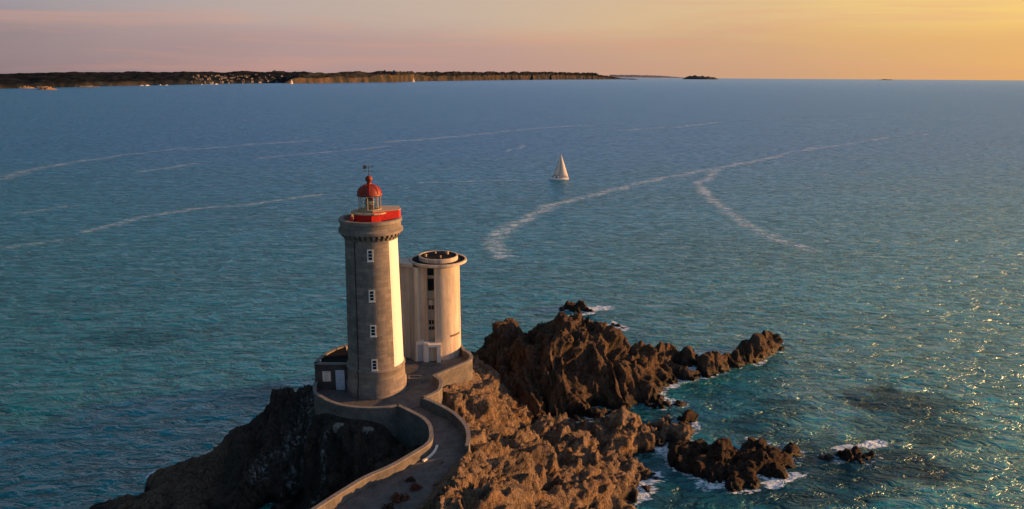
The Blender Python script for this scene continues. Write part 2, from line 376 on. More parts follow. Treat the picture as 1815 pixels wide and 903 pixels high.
def wall(pts, side, label, zb=6.0, zt=10.0, th=0.30):
    base = thing('parapet_wall', label, 'wall', (*pts[0], 9.0), group='stone parapets round the terrace and path')
    loc = lambda L: [(x - pts[0][0], y - pts[0][1]) for x, y in L]
    inn = pts; out = offs(pts, th * side)
    bm = bmesh.new(); zbs = [v - 9 for v in zb] if hasattr(zb, '__len__') else zb - 9
    ribbon(bm, loc(inn), loc(out), zbs, zt - 9 - 0.12); obj('wall_body', bm, M['masonry'], base)
    bm = bmesh.new(); ribbon(bm, loc(offs(pts, -0.05 * side)), loc(offs(pts, (th + 0.05) * side)), zt - 9 - 0.118, zt - 9); obj('coping', bm, M['coping'], base)
    return base
wall(w1, -1, 'curved pale topped parapet wrapping the front of the terrace below the lighthouse', 6.5)
k = len(w2); wall(w2, -1, 'long curving parapet on the left side of the path above the dark gully', [6.0 - 4.5 * min(1, i / (k * .45)) for i in range(k)])
wall(w3, 1, 'right hand parapet bending along the path above the orange rocks', 6.5)
wall(w4, -1, 'sunlit S shaped parapet below the cream tower on the sea side', 5.5)
wB = catmull([w4[-1]] + back + [w1[0]], 5); wall(wB, -1, 'parapet on the seaward back of the terrace behind both towers', 4.0)
st = [P(795, 858, 9.3)[:2], P(776, 878, 9.3)[:2], P(757, 903, 9.3)[:2]]; st.append((st[-1][0] - 3, st[-1][1] - 4.5))
wall(catmull(st, 4), 1, 'low straight kerb wall beside the path at the bottom edge of the view', 7.0, 9.45, 0.5)

kq = catmull([P(773, 790, 9.0)[:2], P(769, 799, 9.0)[:2], P(761, 808, 9.0)[:2], P(748, 817, 9.0)[:2]], 4)
kb = thing('kerb_strip', 'short pale concrete kerb at the bend of the path inside the left parapet', 'kerb', (*kq[0], 8.93))
bm = bmesh.new(); ribbon(bm, [(x - kq[0][0], y - kq[0][1]) for x, y in kq], [(x - kq[0][0], y - kq[0][1]) for x, y in offs(kq, .22)], -.1, .14); obj('kerb_body', bm, M['white'], kb)

# ---------------------------------------------------------------- headland
C = []
def c(px, py, z): C.append(P(px, py, z))
def raw(x, y, z): C.append((x, y, z))
for a in [(555, 690, 7.5), (520, 700, 6.8), (480, 715, 6), (420, 765, 4.5), (375, 790, 3), (330, 820, 2.2), (265, 845, 1.3), (215, 878, .9), (180, 903, .5)]:
    c(*a); x, y, z = P(*a); raw(x - 3, y + 5, -2.5)
for a in [(598, 748, 8.5), (640, 752, 8.5), (690, 750, 8.3), (575, 735, 8.4), (600, 770, 7.4), (600, 800, 6.0), (600, 850, 4.2), (580, 890, 2.6), (680, 772, 7.4), (700, 800, 5.2), (500, 760, 5.4), (450, 800, 3.6), (400, 850, 1.6), (500, 850, 2.3),
          (450, 890, .8), (300, 880, 1.5), (520, 720, 7), (250, 900, 1.0), (520, 900, .8), (350, 850, 2.0), (560, 730, 7.4), (540, 800, 5.2), (470, 820, 3.4), (420, 790, 4.0)]: c(*a)
for a in [(845, 655, 7.4), (870, 672, 6.3), (910, 700, 3.8), (945, 730, .8), (952, 745, -.3), (800, 680, 8.4), (850, 700, 6.3), (830, 730, 7.2), (900, 740, 2.6), (850, 770, 6.2), (880, 758, 3.4),
          (930, 757, .2), (900, 772, 3.2), (960, 762, 1.3), (1050, 757, 1.4), (1130, 752, 1.2), (1185, 760, .7), (1150, 790, .4), (1050, 790, 3), (950, 790, 4.4), (730, 765, 5.2), (750, 775, 5.0), (700, 778, 5.6), (715, 800, 4.0), (880, 800, 7.6), (845, 805, 10.4),
          (812, 825, 10.7), (870, 845, 10.5), (950, 850, 6.2), (1040, 850, 3.8), (1105, 850, 1.4), (1150, 872, -.2), (1125, 835, .3), (1120, 903, -.3), (1090, 900, 1.6), (1000, 903, 4.0), (900, 903, 10.2), (835, 903, 11.0),
          (835, 870, 10.9), (780, 700, 8.7), (860, 725, 5.8), (1000, 820, 4.2), (1200, 765, -1), (1160, 810, -.8), (1130, 800, .6), (990, 770, 2.6), (1100, 775, 1.8)]: c(*a)
for a in [(630, 700), (700, 690), (760, 690), (790, 640), (785, 760), (795, 745), (770, 800), (740, 830), (700, 870), (660, 903)]: c(a[0], a[1], 8.2)
for x, y, z in [(-34, 62, -.5), (-30, 56, 0), (-24, 52, .5), (-22, 46, 1.5), (-20, 60, 1.2), (-16, 56, 2.5), (-12, 50, 8), (-6, 44, 8.4), (-2, 48, 9), (3, 46, 8.5), (9, 48, 4), (13, 54, 0), (16, 46, -1), (8, 38, 3), (-2, 36, 8), (-14, 38, 7), (-24, 36, 3),
                (-40, 70, -3), (-45, 60, -3), (-50, 80, -4), (-45, 95, -4), (-30, 100, -4), (-20, 100, -4), (-10, 102, -3), (-22, 91, 3), (-15, 93, 4), (-8, 97, 3), (-4, 96, 3), (0, 97, -1), (2, 92, -1), (-26, 88, 2), (-28, 92, -2), (4, 92, -2), (12, 92, -2), (22, 90, -3), (20, 80, -2), (17, 72, -2), (15, 64, -2), (25, 60, -4), (30, 85, -4), (22, 42, -3), (20, 34, -3), (-50, 36, -2)]: raw(x, y, z)
GX = np.arange(-48, 26, 0.15); GY = np.arange(36, 102, 0.15); nx, ny = len(GX), len(GY)
X, Y = [a.ravel() for a in np.meshgrid(GX, GY)]
Z = rbf(C, X, Y)
mt = inside(X, Y, terrace_poly); mp = inside(X, Y, path_poly); loop_t = terrace_poly + [terrace_poly[0]]; loop_p = path_poly + [path_poly[0]]
dt = np.where(mt, 0, dist_poly(X, Y, loop_t)); dp = np.where(mp, 0, dist_poly(X, Y, loop_p)); dd = np.minimum(dt, dp)
lim = 8.2 + np.where(X > T1.x + 12, 3.0, 1.0) * np.clip(dd - 0.7, 0, 3) ** 1.0
dpr = dist_poly(X, Y, path_right); dpw = np.minimum(dist_poly(X, Y, w2), np.minimum(dist_poly(X, Y, w3), dt))
lim = np.where(dd < 0.7, np.where((mt | mp) | (dist_poly(X, Y, w1) > 1.0), 7.6, 8.6), lim)
near_r = (dpr < 6) & (dpw > 0.9)
lim = np.where(near_r, np.where(mp, 8.86 + 0.30 * fbm(X / 1.3, Y / 1.3, s=44) * 1.6 - 0.14 * dpr, 9.05 + 1.1 * dd), lim)
lift = np.where(near_r & ~mp, 9.0 - 0.12 * np.maximum(dpr - .8, 0) ** 2 + .35 * fbm(X / 1.1, Y / 1.1, s=46), -9.0)
# smooth big lumps and strata
Z += 0.5 * fbm(X / 6, Y / 6, s=3) * np.clip(dd / 2, 0, 1)
V = np.stack([X, Y, Z], 1)
Nn = normals(V, nx, ny)
def warp(V, s=0):
    q = V.copy()
    for i in range(3): q[:, i] = q[:, i] + 0.7 * vnoise(V[:, 0] * .25 + 9 * i, V[:, 1] * .25, V[:, 2] * .25, 50 + i + s) + 0.05 * vnoise(V[:, 0] * 1.3 + 9 * i, V[:, 1] * 1.3, V[:, 2] * 1.3, 70 + i + s)
    a, b = 0.55, 0.5
    r1 = np.array([[math.cos(b), -math.sin(b), 0], [math.sin(b), math.cos(b), 0], [0, 0, 1]])
    r2 = np.array([[math.cos(a), 0, math.sin(a)], [0, 1, 0], [-math.sin(a), 0, math.cos(a)]])
    q = q @ (r2 @ r1).T                       # beds dip to the right
    return q * np.array([1.9, 0.9, 0.5])
def craggy(V, Nn, amp, s=0):
    q = warp(V, s)
    big = facet(q, 4.2, 11 + s, .45, 2.6); md = facet(q, 1.8, 31 + s, .35, 2.4); sm = facet(q, 0.8, 61 + s, .3, 2.2)
    dsp = 1.9 * (big - big.mean()) + 0.95 * (md - md.mean()) + 0.42 * (sm - sm.mean())
    V = V + (Nn * 0.85 + np.array([0.12, 0, 0.3])) * (dsp * amp)[:, None]
    tn = facet(warp(V, s + 5), 0.36, 81 + s, .2, 1.5)
    return V + Nn * (0.24 * (tn - tn.mean()) * amp)[:, None]
slab = np.clip(((-27.0 - X) / 3), 0, 1)            # the low slab on the far left is smoother
amp = np.clip((dd - 0.3) / 2.0, 0.0, 1) * (1 - 0.6 * slab)
V = craggy(V, Nn, amp * 0.8); SHORE = [V[np.abs(V[:, 2]) < .3][:, :2]]
V[:, 2] = np.maximum(V[:, 2], lift)
V[:, 2] = np.where(near_r & mp & (dpr < 2.2), lim, V[:, 2])
V[:, 2] = np.where(V[:, 2] > lim, lim + 0.12 * (V[:, 2] - lim), V[:, 2])
# strewn rubble on the right half of the path
me, used = grid_mesh('headland', V, nx, ny, V[:, 2] > -1.5)
Vu = V[used]
# dark overgrown cliff, the gully's shade painted into its colour too, chalky runs on it
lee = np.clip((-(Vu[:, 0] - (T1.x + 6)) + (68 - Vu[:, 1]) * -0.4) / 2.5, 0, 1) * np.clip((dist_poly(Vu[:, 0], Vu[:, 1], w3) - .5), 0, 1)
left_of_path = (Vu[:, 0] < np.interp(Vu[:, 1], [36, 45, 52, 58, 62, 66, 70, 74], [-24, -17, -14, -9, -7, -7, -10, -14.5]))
dark_shade = np.clip(left_of_path * 1.0 * np.clip(1 - 0.45 * np.clip((-30 - Vu[:, 0]) / 3, 0, 1), 0, 1), 0, 1)
set_attr(me, 'dark', dark_shade)
ch = np.zeros(len(Vu))
for pts, wd in [([(580, 765, 7.2), (578, 790, 6.2), (572, 815, 5.4), (571, 840, 4.8)], .28), ([(566, 850, 4.2), (548, 875, 3.2), (530, 897, 2.2)], .3),
                ([(545, 715, 7.2), (530, 745, 6.6), (500, 770, 6)], 1.3), ([(470, 800, 4.6), (455, 830, 3.6)], .9), ([(540, 735, 7), (548, 760, 6.6)], .5), ([(510, 820, 4.6), (520, 808, 5)], 1.0)]:
    q = [P(*p)[:2] for p in pts]; ch = np.maximum(ch, np.clip(1.3 - dist_poly(Vu[:, 0], Vu[:, 1], q) / wd, 0, 1))
set_attr(me, 'chalk', ch)
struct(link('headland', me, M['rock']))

# ---------------------------------------------------------------- sea rocks
def rock_obj(name, ctrl, ext, label, material, res=0.16, amp=1.0, seed=0, cat='rock', origin=None, group=None, lump=0.4):
    x0, x1, y0, y1 = ext; gx = np.arange(x0, x1, res); gy = np.arange(y0, y1, res); a, b = len(gx), len(gy)
    X, Y = [t.ravel() for t in np.meshgrid(gx, gy)]
    Z = ctrl(X, Y) + lump * fbm(X / 3, Y / 3, s=seed)
    V = np.stack([X, Y, Z], 1); V = craggy(V, normals(V, a, b), np.full(len(X), amp), seed); SHORE.append(V[np.abs(V[:, 2]) < .3][:, :2])
    ox, oy = ((x0 + x1) / 2, (y0 + y1) / 2)
    me, u = grid_mesh(name, V - np.array([ox, oy, 0]), a, b, V[:, 2] > -1.0)
    o = link(name, me, material); o.location = (ox, oy, 0); return tag(o, label, cat, group)
K = [P(*a) for a in [(885, 585, 7.0), (905, 582, 7.3), (930, 585, 7.4), (965, 575, 8.0), (1000, 572, 7.9), (1040, 572, 7.7), (1070, 585, 7), (1095, 602, 5.6), (1135, 612, 3.8), (1188, 622, 1.4),
     (1200, 650, 1.8), (1215, 662, 1.0), (1105, 625, 5.6), (1080, 610, 6.8), (900, 650, 5.6), (880, 620, 6.4), (950, 650, 6.2), (960, 600, 8.2), (1050, 620, 7), (1100, 655, 4.6), (1000, 690, 3.6), (1050, 700, 2.6), (960, 720, 1.4), (920, 690, 3.2),
     (1150, 680, 1.8), (1180, 690, -.2), (1130, 716, -.2), (1050, 730, -.2), (970, 737, -.2), (1225, 668, -.8), (850, 632, 4.5), (865, 625, 5.5), (860, 660, 3), (900, 705, 1), (1000, 640, 7.2), (1130, 640, 4.4), (1160, 655, 2.6), (1090, 700, 1.2), (1020, 715, 1.6)]]
for a in [(885, 585, 7.0), (930, 585, 7.4), (1000, 572, 7.9), (1040, 572, 7.7), (1095, 602, 5.6), (1135, 612, 3.8), (1188, 622, 1.4)]:
    x, y, z = P(*a); K.append((x, y + 2.5, z - 3.0)); K.append((x, y + 7, -3))
K += [(24, 88, -3), (10, 86, -3), (30, 100, -3), (34, 108, -4), (-8, 110, -4), (-10, 100, -1), (20, 120, -4), (-4, 90, 1), (0, 84, -2), (4, 86, -2), (-6, 118, -4), (25, 98, -2)]
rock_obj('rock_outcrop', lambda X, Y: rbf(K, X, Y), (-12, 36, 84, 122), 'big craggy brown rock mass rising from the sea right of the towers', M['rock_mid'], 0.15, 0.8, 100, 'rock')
def blob(pts, H, w_):
    q = pts + [pts[0]]
    def f(X, Y):
        d = dist_poly(X, Y, q); return np.where(inside(X, Y, pts), H * np.clip(d / w_, 0, 1) ** 0.7, -d * 0.9) - 0.25
    return f
def ext(pts, m=2.0):
    xs = [p[0] for p in pts]; ys = [p[1] for p in pts]; return (min(xs) - m, max(xs) + m, min(ys) - m, max(ys) + m)
def searock(pxs, H, w_, label, mt_='rock_low', amp=0.6, seed=1, res=0.13, group=None):
    pts = [P(a, b, 0)[:2] for a, b in pxs]
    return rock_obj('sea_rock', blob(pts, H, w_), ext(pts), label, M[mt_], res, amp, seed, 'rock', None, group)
G = 'rocks standing in the water round the headland'
searock([(1223, 660), (1260, 648), (1300, 635), (1320, 618), (1360, 607), (1379, 608), (1375, 628), (1340, 645), (1290, 655), (1250, 668)], 2.8, 1.6, 'long jagged reef pointing right from the big craggy rock', 'rock_mid', 0.5, 200, group=G)
searock([(1175, 812), (1200, 792), (1240, 785), (1290, 792), (1330, 783), (1370, 790), (1400, 812), (1395, 845), (1350, 865), (1300, 868), (1250, 862), (1215, 848), (1190, 830)], 1.15, 1.8, 'broad low dark weedy rock in the water at lower right', 'rock_low', 0.42, 300, group=G)
searock([(1462, 812), (1485, 797), (1520, 794), (1548, 808), (1530, 822), (1490, 820)], 0.7, 1.5, 'small dark rock awash in foam right of the broad weedy rock', 'rock_low', 0.5, 400, group=G)
searock([(994, 549), (1012, 542), (1040, 543), (1052, 550), (1030, 556), (1003, 556)], 1.4, 2.0, 'small dark rock behind the peak of the big craggy rock', 'rock_low', 0.6, 500, group=G)
searock([(1180, 722), (1200, 715), (1214, 717), (1200, 725)], 0.7, 0.8, 'tiny dark rock breaking the channel below the craggy rock', 'rock_low', 0.4, 600, group=G)
searock([(1192, 752), (1215, 742), (1232, 750), (1228, 768), (1205, 768)], 1.1, 1.0, 'brown knobbly rock off the tip of the lit rocky spur', 'rock_low', 0.6, 700, group=G)
searock([(1385, 800), (1398, 790), (1410, 795), (1405, 806)], 0.7, 0.7, 'tiny rock touching the right tip of the broad weedy rock', 'rock_low', 0.4, 800, group=G)
searock([(1085, 578), (1100, 574), (1112, 582), (1098, 588)], .7, .8, 'tiny wave washed rock behind the right shoulder of the craggy rock', 'rock_low', 0.4, 900, group=G)

# ---------------------------------------------------------------- sea
def axis(segs):
    out = []
    for a, b, s in segs: out += list(np.arange(a, b, s))
    return out
xs = axis([(-60, 80, .6), (80, 200, 1.6), (200, 800, 4)]); xn = [-v for v in axis([(60.6, 200, 1.6), (200, 800, 4)])]
g = 800.0; far = []
while g < 75000: far.append(g); g *= 1.13
GX = np.array(sorted([-v for v in far] + xn + xs + far)); yy = list(np.arange(50, 140, .5)); g = 140.0
while g < 1000: yy.append(g); g += 0.0042 * g
while g < 75000: yy.append(g); g *= 1.06
yb = [-75000, -30000, -10000, -3000, -1000, -300, -100, -30, 0, 20, 35, 45]
GY = np.array(yb + yy); nx, ny = len(GX), len(GY)
X, Y = [a.ravel() for a in np.meshgrid(GX, GY)]
near = (np.abs(X) < 1200) & (Y > 40) & (Y < 1400)
foam = np.zeros(len(X)); xn_, yn_ = X[near], Y[near]
wx = xn_ + (2.5 * fbm(xn_ / 9, yn_ / 9, s=5)) * np.clip(yn_ / 200 - .5, 0, 3); wy = yn_ + (2.5 * fbm(xn_ / 9, yn_ / 9, s=9)) * np.clip(yn_ / 200 - .5, 0, 3)
fo = np.zeros(len(xn_))
streaks = [
 ([(1640, 238), (1580, 243), (1500, 256), (1400, 270), (1330, 288), (1250, 302), (1180, 315), (1110, 330), (1040, 350), (985, 362), (940, 385), (900, 405), (870, 425), (888, 455)], 10, 1.0),
 ([(1275, 300), (1240, 325), (1250, 345), (1290, 375), (1330, 400), (1380, 425), (1440, 445)], 10, 1.0),
 ([(1270, 217), (1200, 226), (1100, 231)], 20, .85), ([(1420, 211), (1330, 212)], 20, .75), ([(160, 410), (250, 385), (350, 370), (450, 362), (570, 345)], 7, .85),
 ([(0, 318), (60, 300), (200, 277), (330, 262)], 12, .8), ([(40, 378), (130, 365)], 8, .75), ([(340, 265), (450, 256), (560, 250)], 15, .8), ([(690, 252), (800, 243), (945, 228), (1040, 222)], 20, .85),
 ([(470, 280), (600, 268), (690, 260)], 14, .8), ([(900, 268), (940, 255)], 9, .8), ([(250, 305), (350, 290)], 10, .8), ([(740, 325), (860, 321), (972, 319)], 4.0, 1.0), ([(1540, 300), (1530, 310)], 14, .6),
 ([(1290, 217), (1380, 210), (1560, 205)], 14, .45), ([(1440, 445), (1560, 480), (1700, 540)], 9, .35), ([(0, 440), (120, 425)], 8, .6), ([(1000, 300), (1040, 296)], 5, .4), ([(850, 400), (700, 405)], 7, .2), ([(560, 320), (580, 315)], 7, .4), ([(510, 325), (540, 322)], 7, .4)]
for pts, wd, st_ in streaks:
    q = [P(a, b, 0)[:2] for a, b in pts]; dq = dist_poly(wx, wy, q)
    fo = np.maximum(fo, st_ * np.exp(-(dq / (wd * 0.40)) ** 2))
surf = np.zeros(len(xn_))
for pts, wd in [([(1040, 548), (1075, 546)], 2.0), ([(1085, 580), (1104, 584)], 1.4), ([(1210, 640), (1222, 655), (1245, 668)], 1.5), ([(1175, 680), (1190, 684)], 1.6), ([(1232, 667), (1262, 664)], 1.0),
                ([(1370, 862), (1390, 850), (1410, 842)], 1.0), ([(1530, 790), (1548, 787), (1560, 786)], 1.0), ([(1490, 797), (1505, 792)], 1.0), ([(1228, 750), (1240, 757)], .8), ([(1190, 672), (1205, 660)], .7),
                ([(505, 703), (520, 697)], .8), ([(275, 838), (262, 846)], .7), ([(1400, 842), (1425, 842)], .6), ([(1125, 860), (1150, 885)], .35), ([(1370, 600), (1385, 610)], .5), ([(1050, 556), (1010, 560)], .7)]:
    q = [P(a, b, 0)[:2] for a, b in pts]; dq = dist_poly(xn_ + .5 * fbm(xn_, yn_, s=21), yn_ + .5 * fbm(xn_, yn_, s=25), q)
    surf = np.maximum(surf, np.exp(-(dq / wd) ** 2))
ras = np.zeros((360, 560)); S_ = np.concatenate(SHORE); ii = ((S_[:, 1] - 50) / .25).astype(int); jj = ((S_[:, 0] + 60) / .25).astype(int)
ok = (ii >= 0) & (ii < 360) & (jj >= 0) & (jj < 560); ras[ii[ok], jj[ok]] = 1
for _ in range(9):
    q_ = np.pad(ras, 1, mode='edge'); bl = sum(q_[a:a + 360, b_:b_ + 560] for a in range(3) for b_ in range(3)) / 9; ras = np.maximum(ras * .93, bl * 1.12)
ras = np.clip(ras, 0, 1)
ii = np.clip(((yn_ - 50) / .25).astype(int), 0, 359); jj = np.clip(((xn_ + 60) / .25).astype(int), 0, 559)
sh_ = ras[ii, jj] * ((yn_ < 139) & (np.abs(xn_) < 60)) * (0.62 + .35 * fbm(xn_ / 5, yn_ / 5, s=91)) * np.where(xn_ < -14, .8, 1)
surf = np.maximum(surf, sh_ * 0.92)
kelp = np.zeros(len(xn_))
for px, py, rx, ry, st_ in [(1380, 725, 5, 4, .6), (1290, 700, 5, 3, .5), (1600, 715, 7, 6, .95), (1640, 760, 7, 5, .8), (1560, 760, 5, 4, .6), (1480, 830, 9, 5, 1), (1600, 830, 7, 5, 1), (1420, 880, 10, 3, .9), (1350, 760, 7, 3, .7), (1170, 850, 4, 5, .5), (1450, 790, 7, 4, .8), (1320, 770, 5, 3, .5), (1550, 860, 6, 3, .7),
                            (1000, 742, 5, 2, .9), (1080, 738, 5, 2, .6), (1150, 735, 5, 2, .5), (250, 600, 9, 6, .35), (320, 590, 6, 5, .3),  (480, 700, 6, 4, .5), (1200, 740, 5, 2, .4),
                            (1190, 890, 5, 2, .7), (1300, 885, 9, 1.6, .6), (1060, 560, 8, 3, .3), (1150, 600, 6, 4, .3), (1240, 690, 4, 3, .5), (1700, 820, 3, 2, .3)]:
    x, y, _ = P(px, py, 0)
    rr = np.hypot((xn_ - x) / rx, (yn_ - y) / ry) + 0.42 * fbm(xn_ / 3.4, yn_ / 3.4, s=77)
    kelp = np.maximum(kelp, st_ * np.clip((1.15 - rr) / 0.45, 0, 1))
sha = np.zeros(len(xn_))
for px, py, rx, ry, st_ in [(1250, 740, 12, 8, .9), (1450, 700, 14, 10, .8), (1150, 820, 7, 10, .9), (1300, 900, 14, 5, .8), (1750, 860, 16, 8, .6), (1200, 560, 30, 20, .35), (1420, 640, 20, 14, .55), (1650, 640, 30, 20, .35), (1000, 500, 30, 20, .2), (300, 700, 40, 30, .15)]:
    x, y, _ = P(px, py, 0); rr = np.hypot((xn_ - x) / rx, (yn_ - y) / ry); sha = np.maximum(sha, st_ * np.clip((1.3 - rr) / 0.9, 0, 1))
V = np.stack([X, Y, np.zeros(len(X))], 1)
me, _ = grid_mesh('sea', V, nx, ny)
for nm, val in (('foam', fo), ('surf', surf), ('kelp', kelp), ('shallow', sha)):
    full = np.zeros(len(X)); full[near] = val; set_attr(me, nm, full)
m, t, b = mat('sea_water')
gain = t.noise(t.mapping(t.pos, (0.006, 0.02, 1), (0, 0, 0.12)), 1.0, 5, 0.6, 0.8)
patch = t.noise(t.mapping(t.pos, (0.010, 0.03, 1), (0, 0, 0.1)), 1.0, 4, 0.6, 1.0)
sy = t.node('ShaderNodeSeparateXYZ'); t.put(t.pos, sy.inputs[0])
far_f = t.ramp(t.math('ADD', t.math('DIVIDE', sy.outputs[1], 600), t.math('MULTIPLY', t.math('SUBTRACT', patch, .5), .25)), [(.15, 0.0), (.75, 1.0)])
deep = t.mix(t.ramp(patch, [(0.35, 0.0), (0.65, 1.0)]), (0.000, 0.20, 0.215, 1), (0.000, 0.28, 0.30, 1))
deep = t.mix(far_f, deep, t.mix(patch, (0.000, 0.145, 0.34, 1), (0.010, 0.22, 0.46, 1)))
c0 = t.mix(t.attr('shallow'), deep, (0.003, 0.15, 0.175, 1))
c0 = t.mix(t.math('MULTIPLY', t.attr('kelp'), 0.85), c0, (0.006, 0.028, 0.050, 1))
fn = t.noise(t.mapping(t.pos, (0.22, 0.55, 1)), 1.0, 7, 0.78, 0.8)
fine = t.noise(t.mapping(t.pos, (1.0, 2.4, 1), (0, 0, .3)), 0.9, 5, 0.7, 0.6)
foamf = t.math('MULTIPLY', t.attr('foam'), t.ramp(fn, [(0.40, 0.15), (0.58, 1.0)]))
foamf = t.math('MULTIPLY', foamf, 0.95)
wc = t.math('MULTIPLY', t.ramp(gain, [(0.42, 0.15), (0.62, 1.0)]), t.ramp(fn, [(0.50, 0.0), (0.66, 0.42)]))
foamf = t.math('MAXIMUM', foamf, wc)
sf = t.ramp(t.math('ADD', t.attr('surf'), t.math('MULTIPLY', t.math('SUBTRACT', fine, 0.5), 1.5)), [(0.52, 0.0), (0.7, 0.95)])
foamf = t.math('MAXIMUM', foamf, sf)
c1 = t.mix(foamf, c0, (0.70, 0.86, 1.0, 1)); c2 = c0
t.put(c1, b.inputs['Base Color']); b.inputs['IOR'].default_value = 1.333
b.inputs['Specular IOR Level'].default_value = 0.3
t.put(t.ramp(foamf, [(0, 0.12), (1, 0.7)]), b.inputs['Roughness'])
h1 = t.noise(t.mapping(t.pos, (0.26, 0.62, 1), (0, 0, -0.35)), 1.0, 4, 0.6, 0.9)
h2 = t.noise(t.mapping(t.pos, (0.05, 0.14, 1), (0, 0, -0.2)), 1.0, 3, 0.55, 0.3)
h4 = t.noise(t.mapping(t.pos, (0.30, 0.48, 1), (0, 0, 0.6)), 1.0, 4, 0.6, 1.2)
rid = t.math('SUBTRACT', 1.0, t.math('MULTIPLY', t.math('ABSOLUTE', t.math('SUBTRACT', h1, 0.5)), 3.0))
hh = t.math('ADD', t.math('ADD', t.math('MULTIPLY', h1, 1.3), t.math('MULTIPLY', h2, 2.0)), t.math('ADD', t.math('MULTIPLY', h4, 1.1), t.math('MULTIPLY', rid, 0.35)))
nb = t.bump(hh, 1.0, 0.8); t.put(nb, b.inputs['Normal'])
b.inputs['Specular IOR Level'].default_value = 0.0; b.inputs['Roughness'].default_value = 1.0
gl = t.node('ShaderNodeBsdfGlossy'); gl.inputs['Roughness'].default_value = 0.22; t.put(nb, gl.inputs['Normal']); gl.inputs['Color'].default_value = (0.74, 0.89, 0.98, 1)
# light scattered back out of the water: soft, it hardly takes a surface shadow
bd = t.node('ShaderNodeBsdfGlossy'); bd.inputs['Roughness'].default_value = 0.62; t.put(t.bump(hh, 0.6, 1.0), bd.inputs['Normal'])
crest = t.ramp(t.math('ADD', t.math('MULTIPLY', h1, .6), t.math('MULTIPLY', h4, .4)), [(0.38, 0.42), (0.62, 1.45)])  # ripple light and dark put into the body colour by wave height
c2 = t.mix(1.0, c2, crest, 'MULTIPLY'); t.put(c2, bd.inputs['Color'])
mb = t.node('ShaderNodeMixShader'); t.put(t.math('MAXIMUM', 0.18, t.math('MULTIPLY', foamf, 1.0)), mb.inputs[0]); t.l.new(bd.outputs[0], mb.inputs[1]); t.l.new(b.outputs[0], mb.inputs[2])
fr = t.node('ShaderNodeFresnel'); fr.inputs[0].default_value = 1.333; t.put(nb, fr.inputs['Normal'])
# steep little wave faces hide each other at grazing angles, so the sea never mirrors fully
ff = t.math('MULTIPLY', t.math('MINIMUM', t.math('MULTIPLY', fr.outputs[0], 1.5), 0.62), t.math('SUBTRACT', 1.0, foamf))
ff = t.math('MULTIPLY', ff, t.math('SUBTRACT', 1.0, t.math('MULTIPLY', t.attr('kelp'), 0.62)))
mxw = t.node('ShaderNodeMixShader'); t.put(ff, mxw.inputs[0]); t.l.new(mb.outputs[0], mxw.inputs[1]); t.l.new(gl.outputs[0], mxw.inputs[2])
out = [q for q in t.n if q.bl_idname == 'ShaderNodeOutputMaterial'][0]; t.l.new(mxw.outputs[0], out.inputs[0])
struct(link('sea', me, m, smooth=True))

